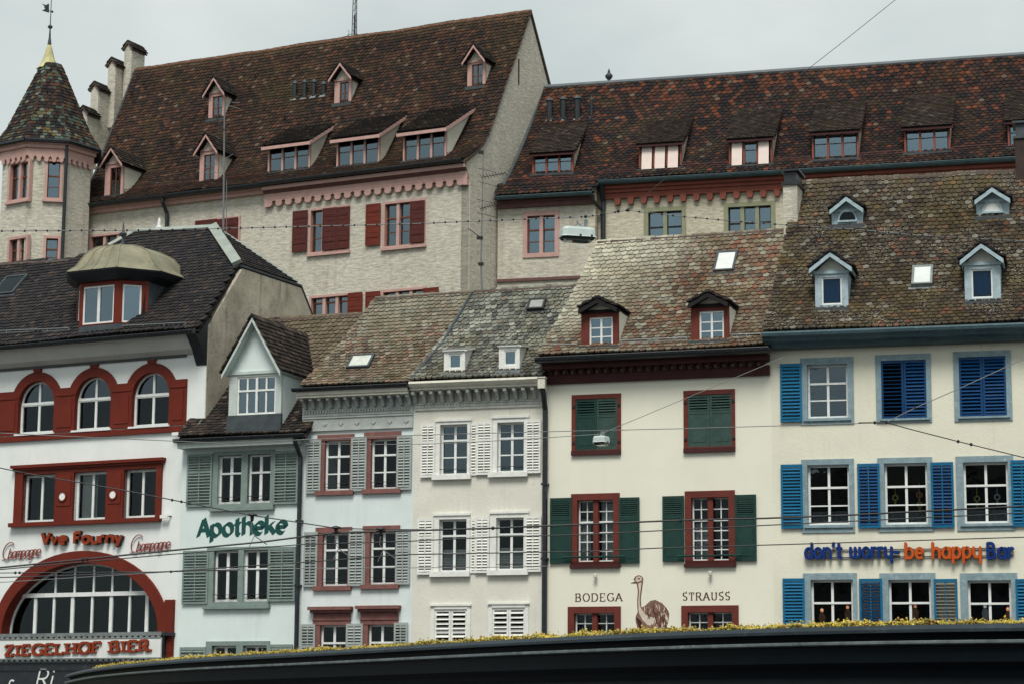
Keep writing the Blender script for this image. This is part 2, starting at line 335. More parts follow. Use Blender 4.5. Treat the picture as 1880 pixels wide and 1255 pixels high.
def window(H, u0, u1, z0, z1, y=0.0, rec=.14, fm=None, fw=.055, cols=2, lights=1, rows=(.33,), trans=None, bar=.028, sur=None, sill=None,
           curtain=None, glass=None, parent=None, hole=True, blind=None, mullion=None, room=True, name='window', lintel=None):
    """one window: casing (the part) with panes, glazing bars, surround, sill, interior as sub-parts.
       lights = number of casements side by side, cols = pane columns in each, rows = heights (from top, 0..1) of the cross bars"""
    fm = fm or M_WHITE; glass = glass or G_OLD
    own = parent is None; host = parent or H.root
    if hole: H.holes.append((u0, u1, z0, z1))
    Y0, Y1 = y+rec, y+rec+.06
    mb = MB()
    mb.box(u0, u0+fw, Y0, Y1, z0, z1); mb.box(u1-fw, u1, Y0, Y1, z0, z1)
    mb.box(u0+fw, u1-fw, Y0, Y1, z0, z0+fw*1.15); mb.box(u0+fw, u1-fw, Y0, Y1, z1-fw, z1)
    mw = mullion[0] if mullion else fw*1.35
    wi = (u1-u0-2*fw-(lights-1)*mw)/lights
    cas = [(u0+fw+i*(wi+mw), u0+fw+i*(wi+mw)+wi) for i in range(lights)]
    zb, zt = z0+fw*1.15, z1-fw
    if not mullion:
        for i in range(lights-1): mb.box(cas[i][1], cas[i+1][0], Y0-.012, Y1, zb, zt)
    th = .045
    bands = [(zb, zt)]
    if trans:
        zz = zt-(zt-zb)*trans
        for a, b in cas: mb.box(a, b, Y0-.02, Y1, zz-th*.6, zz+th*.6)
        bands = [(zb, zz-th*.6), (zz+th*.6, zt)]
    o = mb.build(name, fm, host)
    if own: P = o
    else: P = parent
    if mullion:
        m2 = MB()
        for i in range(lights-1): m2.box(cas[i][1], cas[i+1][0], y+mullion[2], Y1+.01, z0, z1)
        m2.build('mullion', mullion[1], P)
    bars = MB(); cellz = []
    for bi, (b0, b1) in enumerate(bands):
        rr = rows if not isinstance(rows, dict) else rows[bi]
        cellz.append(grid_pos(b1, b0, rr))
    for a, b in cas:
        xs = grid_pos(a, b, [(i+1)/cols for i in range(cols-1)])
        for (b0, b1), zz in zip(bands, cellz):
            for c in xs[1:-1]:
                wv = bar*1.9 if (cols == 2 and lights == 1) else bar
                bars.box(c-wv/2, c+wv/2, Y0+.004, Y1-.004, b0, b1)
            for c in zz[1:-1]: bars.box(a, b, Y0+.009, Y1-.009, c-bar/2, c+bar/2)
            for i in range(len(xs)-1):
                for j in range(len(zz)-1):
                    inst('pane', unit(glass, glass.name), P, ((xs[i]+xs[i+1])/2, Y0+.035, (zz[j]+zz[j+1])/2),
                         (R(rng.uniform(-.5,.5)), 0, R(rng.uniform(-.6,.6))), (xs[i+1]-xs[i]-.004, .005, zz[j]-zz[j+1]-.004))
    if bars.v: bars.build('glazing_bars', fm, P)
    if room:
        q = Y1+(.55 if own else .22); ro = .1 if own else -.01
        MB().add([(u0,Y1+.005,z0),(u1,Y1+.005,z0),(u1,Y1+.005,z1),(u0,Y1+.005,z1),(u0-ro,q,z0-ro),(u1+ro,q,z0-ro),(u1+ro,q,z1+ro),(u0-ro,q,z1+ro)],
             [(4,5,6,7),(0,4,7,3),(1,2,6,5),(0,1,5,4),(3,7,6,2)]).build('interior', M_ROOM, P)
    def drape(xa, xb, za, zb_, mat, nm):
        n = max(4, int((xb-xa)/.05)); vs = []; 
        for k in range(n+1):
            yy = Y1+.07+.022*math.sin(k*1.9+xa*7); x = xa+(xb-xa)*k/n; vs += [(x, yy, za), (x, yy, zb_)]
        MB().add(vs, [(2*k, 2*k+2, 2*k+3, 2*k+1) for k in range(n)]).build(nm, mat, P)
    if curtain:
        for c in curtain:                     # (x from, x to, z from, z to) as fractions, z up
            drape(u0+(u1-u0)*c[0], u0+(u1-u0)*c[1], z0+(z1-z0)*c[2], z0+(z1-z0)*c[3], c[4] if len(c) > 4 else M_CURT, 'curtain')
    if blind:
        f0, f1, bm = blind; bb = MB(); a = z0+(z1-z0)*f0; b = z0+(z1-z0)*f1; k = a
        while k < b: bb.box(u0+fw, u1-fw, Y1+.02, Y1+.035, k, k+.032); k += .042
        bb.build('blind', bm, P)
    if sur:
        sw, sm, pr = sur[:3]; sb = sur[3] if len(sur) > 3 else sw
        m2 = MB(); q = Y0-.002
        m2.box(u0-sw, u0+.004, y-pr, q, z0-sb, z1+sw); m2.box(u1-.004, u1+sw, y-pr, q, z0-sb, z1+sw)
        m2.box(u0+.004, u1-.004, y-pr, q, z1-.004, z1+sw); m2.box(u0+.004, u1-.004, y-pr, q, z0-sb, z0+.004)
        m2.build('surround', sm, P)
    if sill:
        ex, sh, pr, sm = sill; off = (sur[3] if sur and len(sur) > 3 else (sur[0] if sur else 0))
        MB().box(u0-ex, u1+ex, y-pr, y+.02, z0-off-sh+.01, z0-off+.01).build('sill', sm, P)
    return o

SLAT = MB().box(-.5,.5,-.5,.5,-.5,.5)
def shutter(H, u0, u1, z0, z1, mat, y=-.05, style='louvre', cols=1, split=None, pitch=.085, tilt=42, slatmat=None, name='shutter', ry=None, th=.04):
    """one shutter leaf lying on the wall (or closed in the opening); stiles and rails are the part, each slat a sub-part"""
    slatmat = slatmat or mat; st = .055; rl = .075
    mb = MB(); yf, yb = y-th/2, y+th/2
    mb.box(u0, u0+st, yf, yb, z0, z1); mb.box(u1-st, u1, yf, yb, z0, z1)
    cuts = [z0+rl]
    if split:
        for f in split: zc = z0+(z1-z0)*f; mb.box(u0+st, u1-st, yf+.003, yb-.003, zc-.04, zc+.04)
    mb.box(u0+st, u1-st, yf+.003, yb-.003, z0, z0+rl); mb.box(u0+st, u1-st, yf+.003, yb-.003, z1-rl, z1)
    for i in range(cols-1):
        c = u0+(u1-u0)*(i+1)/cols; mb.box(c-.015, c+.015, yf-.012, yf+.01, z0+rl, z1-rl)
    edges = [z0+rl]+sum(([z0+(z1-z0)*f-.04, z0+(z1-z0)*f+.04] for f in (split or [])), [])+[z1-rl]
    fields = [(edges[i], edges[i+1]) for i in range(0, len(edges), 2)]
    if style == 'half':                       # louvres above, solid panel below
        a, b = fields[0]; mb.box(u0+st, u1-st, y-.008, y+.012, a, b); mb.box(u0+st+.045, u1-st-.045, y-.016, y+.004, a+.05, b-.05)
        fields = fields[1:]
    for s_ in (.2, .8):                       # hinge straps
        zc = z0+(z1-z0)*s_; mb.box(u0+.005, u1-.005, yf-.006, yf+.002, zc-.012, zc+.012) if style == 'plank' else None
    o = mb.build(name, mat, H.root)
    sm = unit(slatmat, slatmat.name+'_slat')
    for a, b in fields:
        n = max(1, round((b-a)/pitch)); p = (b-a)/n
        for k in range(n):
            if style == 'plank': inst('board', sm, o, ((u0+u1)/2, y, a+p*(k+.5)), (0,0,0), (u1-u0-2*st, .022, p-.012))
            else: inst('slat', sm, o, ((u0+u1)/2, y+rng.uniform(-.003,.003), a+p*(k+.5)), (R(-tilt+rng.uniform(-4,4)), 0, 0), (u1-u0-2*st+.004, .010, p*1.12))
    if style == 'louvre' and y < 0 and tilt < 60:   # thin backing so an open leaf against the wall shows no wall through it
        pass
    return o

# ---------------------------------------------------------------- tiles
def tile_template(w, l, th=.040, tip='round'):
    h = w*.475
    if tip == 'round': low = [(-h, l*.30), (-h*.80, l*.12), (-h*.38, .012), (h*.38, .012), (h*.80, l*.12), (h, l*.30)]
    elif tip == 'point': low = [(-h, l*.26), (-h*.5, l*.07), (-.0, 0), (h*.5, l*.07), (h, l*.26)]
    else: low = [(-h, l*.10), (-h*.75, .0), (h*.75, .0), (h, l*.10)]
    out = [(-h, l)]+low+[(h, l)]
    n = len(out); zt = lambda yy: th*(1.0+1.15*(1-yy/l))
    V = [(x, yy, zt(yy)) for x, yy in out]+[(x, yy, zt(yy)-th*1.25) for x, yy in out]
    F = [tuple(range(n))]+[(i, i+n, i+1+n, i+1) for i in range(n-1)]
    return np.array(V), F

def field_mesh(name, T, F, mats, cols_, mat):
    nv = len(T); N_ = len(mats); M = np.array(mats)
    V = np.einsum('nij,vj->nvi', M[:, :, :3], T)+M[:, None, :, 3]
    faces = []
    for i in range(N_):
        b = i*nv; faces += [tuple(j+b for j in f) for f in F]
    me = bpy.data.meshes.new(name); me.from_pydata(V.reshape(-1, 3).tolist(), [], faces)
    a = me.attributes.new('tcol', 'FLOAT_COLOR', 'FACE')
    c = np.ones((N_, len(F), 4)); c[:, :, :3] = np.array(cols_)[:, None, :]
    a.data.foreach_set('color', c.reshape(-1).astype(np.float32)); me.materials.append(mat); return me

def lay_tiles(parent, mats, cols_, w, l, tip, mat, singles=300, key=None, th=.040):
    """each tile its own object up to `singles` (the ones nearest the camera), the rest one stuff mesh"""
    T, F = tile_template(w, l, th, tip)
    idx = list(range(len(mats)))
    if key: idx.sort(key=lambda i: key[i])
    one, rest = idx[:singles], idx[singles:]
    if one:                                   # share mesh data: a small set of colour variants
        pool = [cols_[i] for i in one]; k = min(20, len(pool)); rr = random.Random(5); var = rr.sample(pool, k)
        ms = []
        for c in var:
            me = bpy.data.meshes.new('tile'); me.from_pydata(T.tolist(), [], F)
            a = me.attributes.new('tcol', 'FLOAT_COLOR', 'FACE'); a.data.foreach_set('color', np.tile(np.array(list(c)+[1.0], dtype=np.float32), len(F))); me.materials.append(mat); ms.append(me)
        va = np.array(var)
        for i in one:
            j = int(np.argmin(((va-np.array(cols_[i]))**2).sum(1)))
            o = bpy.data.objects.new('tile', ms[j]); col.objects.link(o); o.parent = parent
            m = mats[i]; o.matrix_local = Matrix([list(m[0]), list(m[1]), list(m[2]), [0,0,0,1]])
    if rest:
        me = field_mesh('tile_field', T, F, [mats[i] for i in rest], [cols_[i] for i in rest], mat)
        o = bpy.data.objects.new('tile_field', me); col.objects.link(o); o.parent = parent; o['kind'] = 'stuff'

def frame34(p, X, Y):
    X = X.normalized(); Z = X.cross(Y).normalized(); Y = Z.cross(X)
    return np.array([[X.x, Y.x, Z.x, p.x], [X.y, Y.y, Z.y, p.y], [X.z, Y.z, Z.z, p.z]])

def nz3(x, y, s, k=0): return mnoise.noise(Vector((x*s+k*17.3, y*s-k*5.1, k*3.7)))

class Roof:
    """front roof slope of a house: eave and ridge given by where they stand, slope in degrees, flare at the eave"""
    def __init__(s, H, eaveL, eaveR, ridgeL, ridgeR, slope=48, over=.35, flare=.2, prof=None):
        s.H = H; s.o = over; s.prof = None
        (s.uL0, za), (s.uR0, zb) = H.uv(*eaveL, -over), H.uv(*eaveR, -over); s.ze = (za+zb)/2
        s.fl = flare; tn = math.tan(R(slope))
        rm = ((ridgeL[0]+ridgeR[0])/2, (ridgeL[1]+ridgeR[1])/2)
        lo, hi = .2, 25
        for _ in range(60):
            m = (lo+hi)/2; z = H.uv(*rm, -over+m)[1]
            if s.ze+m*tn < z: lo = m
            else: hi = m
        s.W = lo; s.Hh = lo*tn
        s.uL1 = H.uv(*ridgeL, -over+s.W)[0]; s.uR1 = H.uv(*ridgeR, -over+s.W)[0]
        s.zr = s.ze+s.Hh
    def S(s, t):
        if s.prof: return -s.o+s.W*t, float(np.interp(t, s.prof[0], s.prof[1])) if t <= 1 else s.zr+(t-1)*s.W*1.2
        return -s.o+s.W*t, s.ze+s.Hh*((1-s.fl)*t+s.fl*t*t)
    def uL(s, t): return s.uL0+(s.uL1-s.uL0)*t
    def uR(s, t): return s.uR0+(s.uR1-s.uR0)*t
    def yz(s, z):                              # depth of the roof surface at height z
        lo, hi = -.5, 1.2
        for _ in range(40):
            m = (lo+hi)/2
            if s.S(m)[1] < z: lo = m
            else: hi = m
        return s.S(lo)[0]
    def hit(s, px, py):                        # local (u, y, z, t) where the sight line meets the roof
        lo, hi = -.3, 1.1
        for _ in range(50):
            m = (lo+hi)/2; y, z = s.S(m)
            if s.H.uv(px, py, y)[1] > z: lo = m
            else: hi = m
        y, z = s.S(lo); return s.H.uv(px, py, y)[0], y, z, lo
    def sag(s, u, t): return .10*nz3(u, t*s.W, .22, 3)+.035*nz3(u, t*s.W, .9, 5)
    def build(s, colf, mat, w=.17, exp=.17, tip='round', singles=300, clip=None, ridge=None, back=True, gables=None, deckth=.10, seed=1, ridge_len=.38):
        H = s.H; n = 14; mb = MB(); top = []; 
        for i in range(n+1):
            t = i/n; y, z = s.S(t); top.append((y, z))
        V = []
        for i, (y, z) in enumerate(top):
            t = i/n
            V += [(s.uL(t), y, z-.035), (s.uR(t), y, z-.035), (s.uL(t), y, z-.035-deckth), (s.uR(t), y, z-.035-deckth)]
        Fs = []
        for i in range(n):
            a = 4*i; b = a+4
            Fs += [(a, a+1, b+1, b), (a+2, b+2, b+3, a+3), (a, b, b+2, a+2), (a+1, a+3, b+3, b+1)]
        Fs.append((0, 2, 3, 1))
        if clip is None: mb.add(V, Fs)
        else:
            poly = clip['poly']                # polygon in (u, t), roof surface is flat here
            mb.slab([(u, s.S(t)[0], s.S(t)[1]-.035) for u, t in poly], deckth)
        if back:
            y, z = s.S(1); yb = y+s.W*.97
            mb.add([(s.uL1, y, z-.03), (s.uR1, y, z-.03), (s.uR1, yb, s.ze), (s.uL1, yb, s.ze)], [(0, 1, 2, 3)])
        deck = mb.build('roof', M_DECK, H.root); s.deck = deck
        rr = random.Random(seed)
        Ls = math.hypot(s.W, s.Hh); rows = int(Ls/exp); l = exp*1.75
        mats, cs, key = [], [], []
        for i in range(rows):
            t = (i+.05)/rows; y, z = s.S(t); y2, z2 = s.S(min(1, t+.02)); dy, dz = y2-y, z2-z
            ln = math.hypot(dy, dz); Yv = Vector((0, dy/ln, dz/ln)); a, b = s.uL(t), s.uR(t)
            nn = max(1, int((b-a)/w)); step = (b-a)/nn
            off = step*.5*(i % 2)
            for k in range(nn+(1 if i % 2 else 0)):
                u = a+step*(k+.5)-off
                if i % 2 and (k == 0): u += step*.25
                if i % 2 and (k == nn): u -= step*.25
                if clip is not None and not inpoly(u, t, clip['poly']): continue
                dzs = s.sag(u, t)
                p = Vector((u+rr.uniform(-.006,.006), y, z))+Vector((0, -Yv.z, Yv.y))*(dzs*.4+rr.uniform(0,.007))+Yv*(rr.uniform(-.014,.014)+.05*nz3(u, t*9, .45, 8))
                X = Vector((1, 0, 0)); yaw = rr.uniform(-.035,.035)
                X = (X+Yv*yaw)
                mats.append(frame34(p, X, Yv)); c = colf(u, t*Ls, t, rr); cs.append(c)
                wp = H.world(u, y, z); key.append(round(wp.y*1.0, 2)+(0 if rr.random() < .999 else 0))
        lay_tiles(deck, mats, cs, step, l, tip, mat, singles, key)
        if ridge:
            ridge_run(deck, Vector((s.uL1, s.S(1)[0], s.zr)), Vector((s.uR1, s.S(1)[0], s.zr)), ridge, ridge_len, sagf=lambda u: s.sag(u, 1)*.4)
        if gables:
            y1, z1 = s.S(1); prof = [(s.S(i/8)[0], s.S(i/8)[1]-.14) for i in range(9)]
            pts = [(0.02, s.ze-6)]+[p for p in prof if p[0] > .03]+[(y1+s.W*.9, s.ze), (y1+s.W*.9, s.ze-6)]
            for gx, gm in gables:
                mb = MB(); n_ = len(pts); tt = lambda y: max(0, min(1, (y+s.o)/s.W))
                xs_ = [max(gx, s.uL(tt(y))-s.uL0*0+.12) for y, z in pts]
                mb.add([(x, y, z) for x, (y, z) in zip(xs_, pts)]+[(x+.25, y, z) for x, (y, z) in zip(xs_, pts)],
                    [tuple(range(n_)), tuple(range(2*n_-1, n_-1, -1))]+[(i, i+n_, (i+1) % n_+n_, (i+1) % n_) for i in range(n_)])
                mb.build('side_wall', gm, H.root)
        return deck

def inpoly(x, y, P):
    c = False; j = len(P)-1
    for i in range(len(P)):
        if (P[i][1] > y) != (P[j][1] > y) and x < (P[j][0]-P[i][0])*(y-P[i][1])/(P[j][1]-P[i][1])+P[i][0]: c = not c
        j = i
    return c

_cap = {}
def ridge_run(parent, A, B, mat, ln=.38, r=.11, sagf=None):
    """half-round ridge tiles, each one an object"""
    key = (mat.name, round(r, 3), round(ln, 3))
    if key not in _cap:
        vs, fs = [], []; n = 7
        for e, (x, rr) in enumerate(((0, r*1.08), (ln*1.08, r*.92))):
            for k in range(n):
                t = math.pi*(k/(n-1)); vs.append((x, math.cos(t)*rr, math.sin(t)*rr*.85-.03))
        for k in range(n-1): fs.append((k, k+1, n+k+1, n+k))
        fs += [tuple(range(n)), tuple(range(2*n-1, n-1, -1))]
        m = bpy.data.meshes.new('ridge_tile'); m.from_pydata(vs, [], fs); m.materials.append(mat); _cap[key] = m
    d = B-A; L_ = d.length; n = max(1, int(L_/ln)); d.normalize(); rx = d.to_track_quat('X', 'Z')
    for i in range(n):
        p = A+d*(i*L_/n)
        if sagf: p = p+Vector((0, 0, sagf(p.x)))
        o = bpy.data.objects.new('ridge_tile', _cap[key]); col.objects.link(o); o.parent = parent; o.location = p+Vector((0, 0, rng.uniform(-.008,.012)))
        o.rotation_mode = 'QUATERNION'; o.rotation_quaternion = rx; o.scale = (L_/n/ln, 1, 1)

def tile_patch(parent, p00, p10, p11, p01, colf, mat, w=.16, exp=.15, tip='round', singles=0, seed=3):
    """tiles on the sloping quad p00-p10 (eave) to p01-p11 (top)"""
    p00, p10, p11, p01 = map(Vector, (p00, p10, p11, p01)); rr = random.Random(seed)
    up = ((p01-p00)+(p11-p10))/2; al = (p10-p00)
    nrm = al.cross(up); Y0 = up-al*(up.dot(al)/al.dot(al)); Ls = Y0.length
    if nrm.z < 0: al = -al; p00, p10, p11, p01 = p10, p00, p01, p11
    nrm = al.cross(Y0).normalized(); Yv = Y0.normalized(); rows = max(2, int(Ls/exp)); mats, cs = [], []
    for i in range(rows):
        t = i/rows; a = p00.lerp(p01, t); b = p10.lerp(p11, t); L_ = (b-a).length; nn = max(1, round(L_/w))
        for k in range(nn+(i % 2)):
            f = min(1-.3/nn, max(.3/nn, (k+.5-.5*(i % 2))/nn)); p = a.lerp(b, f)+nrm*(.012+rr.uniform(0,.007))
            mats.append(frame34(p, al.normalized()+Yv*rr.uniform(-.03,.03), Yv)); cs.append(colf(p.x, p.z, t, rr))
    if mats: lay_tiles(parent, mats, cs, w, exp*1.6, tip, mat, singles)

# ---------------------------------------------------------------- dormers
def dormer_gable(H, Rf, front, peak, eaveL, eaveR, win, fm, cheekm, wallm, colf, tmat, trim=None, wkw=None, over=.14, tiles=True, flash=M_DZINC, arch=None, singles=24, jamb=.1, edge_mat=None, name='dormer', th=.06, face=None):
    """front = px rect of the front face, peak / eaves = px of the roof outline, win = px rect of the window"""
    trim = trim or fm
    xm = (front[0]+front[2])/2; u_, yd, z_, t_ = Rf.hit(xm, front[3])
    u0, u1, z0, z1 = H.rect(*front, yd)
    zp = H.uv(*peak, yd)[1]; uc = (u0+u1)/2
    yf = yd-over
    ul, zl = H.uv(*eaveL, yf); 
    ul = min(ul, u0-.02); ur = uc+(uc-ul); zl = min(zl, zp-.1)
    ze = zl
    # front face with gable: the part
    w0, w1, wz0, wz1 = H.rect(*win, yd)
    mb = MB(); zw = z1
    gz = lambda u: zp-.10-(abs(u-uc))*(zp-ze)/(uc-ul)
    mb.box(u0, w0, yd, yd+.1, z0, z1); mb.box(w1, u1, yd, yd+.1, z0, z1); mb.box(w0, w1, yd, yd+.1, z0, max(z0+.01, wz0)); mb.box(w0, w1, yd, yd+.1, wz1, z1)
    d = mb.build(name, fm, H.root)
    if zp-.12 > z1+.05:
        top = zp-.09; hb = (top-z1)*(uc-ul)/(zp-ze); hb = min(hb, u1-uc)
        MB().prism([(uc-hb, z1+.003), (uc+hb, z1+.003), (uc, top)], yd+.02, yd+.09).build('gable_panel', face or wallm, d)
        MB().box(u0-.03, u1+.03, yd-.04, yd+.05, z1-.045, z1+.04).build('gable_beam', trim, d)
    MB().box(u0-.05, u1+.05, yd-.13, yd+.05, z0-.08, z0+.045).build('apron_flashing', flash, d)
    # cheeks
    zc = min(z1, ze+.06); yt = Rf.yz(min(zc, Rf.zr)); yb0 = Rf.yz(z0)
    for a, b in ((u0, u0+.06), (u1-.06, u1)):
        MB().prismx([(yd+.1, z0-.15), (yd+.1, zc), (max(yt, yd+.2), zc), (yb0, z0-.15)], a, b).build('cheek', cheekm, d)
    # roof slabs
    yr = Rf.yz(min(zp, Rf.zr-.02)); ye = Rf.yz(min(ze, Rf.zr-.02))
    for s_, um in ((-1, ul), (1, ur)):
        P = [(um, yf, ze), (um, max(ye, yf+.2)+.1, ze), (uc, yr+.15, zp), (uc, yf, zp)]
        MB().slab(P, th).build('roof_slope', edge_mat or trim, d)
        if tiles:
            q = [(p[0]+s_*.02*(k < 2), p[1]-(.03 if k in (0, 3) else 0), p[2]) for k, p in enumerate(P)]
            tile_patch(d, q[0], q[1], q[2], q[3], colf, tmat, .155, .15, 'round', singles if s_ > 0 else 0, seed=int(abs(uc*37)) % 99)
    if tiles: ridge_run(d, Vector((uc, yf-.02, zp+.02)), Vector((uc, yr, zp+.02)), M_RIDGE, .3, .075)
    # barge boards
    if trim:
        for um in (ul, ur):
            a = Vector((um, 0, ze-.01)); b = Vector((uc, 0, zp-.01)); dn = Vector((0, 0, -.12))
            MB().add([(p.x, yy, p.z) for yy in (yf-.025, yf+.02) for p in (a, b, b+dn, a+dn)], [(0,1,2,3),(7,6,5,4),(0,4,5,1),(2,6,7,3),(1,5,6,2),(0,3,7,4)]).build('barge_board', trim, d)
    kw = dict(cols=2, rows=(.5,), fw=.045, rec=.03, room=True); kw.update(wkw or {})
    if arch is None:
        window(H, w0, w1, wz0, wz1, y=yd, parent=d, hole=False, name='window_frame', **kw)
    else:
        cx, rr = (w0+w1)/2, (w1-w0)/2; n = 12
        pts = [(cx-rr, wz0)]+[(cx-math.cos(math.pi*k/n)*rr, wz0+(wz1-wz0)*math.sin(math.pi*k/n)) for k in range(n+1)][1:-1]+[(cx+rr, wz0)]
        outer = [(u0+.03, z0+.04), (u0+.03, z1), (u1-.03, z1), (u1-.03, z0+.04)]
        mb = MB(); 
        for k in range(len(pts)-1):              # moulded arch ring
            (xa, za), (xb, zb) = pts[k], pts[k+1]; f = 1.16
            qa = (cx+(xa-cx)*f, wz0+(za-wz0)*f); qb = (cx+(xb-cx)*f, wz0+(zb-wz0)*f)
            mb.prism([(xa, za), (xb, zb), qb, qa], yd-.05, yd+.03)
        mb.box(cx-rr*1.18, cx+rr*1.18, yd-.06, yd+.03, wz0-.05, wz0-.002); mb.build('arch_moulding', fm, d)
        MB().prism(pts, yd+.0, yd+.012).build('pane', arch, d)
        mb = MB()                                # spandrels round the arch
        for k in range(len(pts)-1):
            (xa, za), (xb, zb) = pts[k], pts[k+1]; mb.prism([(xa, za), (xb, zb), (xb, wz1+.001), (xa, wz1+.001)], yd+.004, yd+.09) if abs(xb-xa) > 1e-4 else None
        mb.build('spandrel', fm, d)
    return d

def dormer_shed(H, Rf, front, reach, lights, fm, cheekm, colf, tmat, wkw=None, over=.22, singles=30, edge=None, flash=M_DZINC, tiles=True, ext=.12, th=.07, winrect=None, drop=.0, eb=.15):
    """front = px rect of the front face, reach = px where the right edge of its roof runs out on the main roof"""
    xm = (front[0]+front[2])/2; u_, yd, z_, t_ = Rf.hit(xm, front[3]); edge = edge or fm
    u0, u1, z0, z1 = H.rect(*front, yd); yf = yd-over
    ru, ry, rz, rt = Rf.hit(*reach)
    sl = (rz-z1)/(ry-yd); zf = z1-sl*over
    mb = MB(); fw = .07
    mb.box(u0, u0+fw, yd, yd+.1, z0, z1); mb.box(u1-fw, u1, yd, yd+.1, z0, z1); mb.box(u0+fw, u1-fw, yd, yd+.1, z0, z0+.06); mb.box(u0+fw, u1-fw, yd, yd+.1, z1-.09, z1)
    d = mb.build('dormer', fm, H.root)
    kw = dict(lights=lights, cols=1, rows=(.48,), fw=.04, rec=.03, mullion=(.085, fm, -.005)); kw.update(wkw or {})
    if winrect:
        a, b, c, e = H.rect(*winrect, yd); MB().box(u0+fw, a, yd+.01, yd+.09, z0+.06, z1-.09).box(b, u1-fw, yd+.01, yd+.09, z0+.06, z1-.09).box(a, b, yd+.01, yd+.09, z0+.06, c).box(a, b, yd+.01, yd+.09, e, z1-.09).build('front_board', fm, d)
        window(H, a, b, c, e, y=yd, parent=d, hole=False, name='window_frame', **kw)
    else: window(H, u0+fw, u1-fw, z0+.06, z1-.09, y=yd, parent=d, hole=False, name='window_frame', **kw)
    yb0 = Rf.yz(z0)
    for a, b in ((u0, u0+.06), (u1-.06, u1)):
        MB().prismx([(yd+.1, z0-.12), (yd+.1, z1-.02), (ry, rz-.04), (yb0+.05, z0-.12)], a, b).build('cheek', cheekm, d)
    P = [(u0-ext, yf, zf), (u1+ext, yf, zf), (u1+ext, ry+.25, rz+.25*sl), (u0-ext, ry+.25, rz+.25*sl)]
    MB().slab(P, th).build('dormer_roof', M_DECK if tiles else flash, d)
    MB().add([(u1+ext-.02, y, z) for y, z in ((yf-.02, zf-.02), (ry, rz-.02), (ry, rz-.02-eb), (yf-.02, zf-.02-eb))]+[(u1+ext+.025, y, z) for y, z in ((yf-.02, zf-.02), (ry, rz-.02), (ry, rz-.02-eb), (yf-.02, zf-.02-eb))],
             [(0,1,2,3),(7,6,5,4),(0,4,5,1),(2,6,7,3),(1,5,6,2),(0,3,7,4)]).build('barge_board', edge, d)
    MB().box(u0-ext, u1+ext-.02, yf-.02, yf+.03, zf-eb, zf-.02).build('eave_board', edge, d)
    MB().box(u0-.06, u1+.06, yd-.14, yd+.02, z0-.08, z0+.035).build('apron_flashing', flash, d)
    if tiles: tile_patch(d, P[0], P[1], P[2], P[3], colf, tmat, .18, .15, 'round', singles, seed=int(abs(u0*31)) % 97)
    return d

def skylight(H, Rf, rect, fm=M_DZINC, gm=None, open_=0, lift=.10, pane_c=None):
    """roof window lying on the slope"""
    xm = (rect[0]+rect[2])/2; ua, ya, za, ta = Rf.hit(xm, rect[3]); ub, yb, zb, tb = Rf.hit(xm, rect[1])
    ul = Rf.hit(rect[0], (rect[1]+rect[3])/2)[0]; ur = Rf.hit(rect[2], (rect[1]+rect[3])/2)[0]
    w = abs(ur-ul); L_ = math.hypot(yb-ya, zb-za); an = math.atan2(zb-za, yb-ya); uc = (ua+ub)/2
    mb = MB(); f = .06
    for b in ((-w/2, -w/2+f, 0, L_), (w/2-f, w/2, 0, L_), (-w/2+f, w/2-f, 0, f), (-w/2+f, w/2-f, L_-f, L_)): mb.box(b[0], b[1], b[2], b[3], 0, lift)
    mb.box(-w/2-.08, w/2+.08, -.10, 0, 0, .045)
    o = mb.build('skylight', fm, H.root); o.location = (uc, ya-math.sin(an)*.02, za+.02); o.rotation_euler = (an+R(open_), 0, 0)
    MB().box(-w/2+f, w/2-f, f, L_-f, lift-.03, lift-.02).build('pane', gm or G_SKY, o)
    MB().box(-w/2+f, w/2-f, f, L_-f, .0, .012).build('interior', pane_c or M_ROOM, o)
    return o

def gutter(H, x0, x1, y, z, mat, r=.075, name='gutter', parent=None, dz=0.0):
    """half-round gutter with a rolled lip and brackets"""
    vs, fs = [], []; n = 8
    for x, zz in ((x0, z), (x1, z+dz)):
        for k in range(n+1):
            t = math.pi*k/n; vs.append((x, y-math.cos(t)*r, zz-math.sin(t)*r))
    for k in range(n): fs.append((k, k+1, n+2+k, n+1+k))
    mb = MB().add(vs, fs); mb.tube([(x0, y-r, z), (x1, y-r, z+dz)], .016, 5)
    k = x0+.2
    while k < x1: zz = z+dz*(k-x0)/(x1-x0); mb.box(k-.012, k+.012, y-r-.014, y-r+.01, zz-.05, zz+.014); k += .75
    return mb.build(name, mat, parent or H.root)

def downpipe(H, pts, mat, r=.055, name='downpipe'):
    mb = MB().tube(pts, r, 8)
    a, b = Vector(pts[-2]), Vector(pts[-1])
    for k in range(1, 5): p = a.lerp(b, k/5); mb.box(p.x-r-.015, p.x+r+.015, p.y-r-.01, p.y+r+.06, p.z-.025, p.z+.025)
    return mb.build(name, mat, H.root)

def snow_rail(H, Rf, pxa, pxb, mat=M_ZINC, parent=None, h=.12, two=True):
    a, b = Rf.hit(*pxa), Rf.hit(*pxb); mb = MB()
    for k in ((.5, 1) if two else (1,)): mb.tube([(a[0], a[1]-h*.4*k, a[2]+h*k), (b[0], b[1]-h*.4*k, b[2]+h*k)], .016, 5)
    n = max(2, int(abs(b[0]-a[0])/.7))
    for i in range(n+1):
        f = i/n; p = Vector(a[:3]).lerp(Vector(b[:3]), f); mb.box(p.x-.012, p.x+.012, p.y-h*.45, p.y+.02, p.z-.02, p.z+h*1.05)
    return mb.build('snow_rail', mat, H.root)

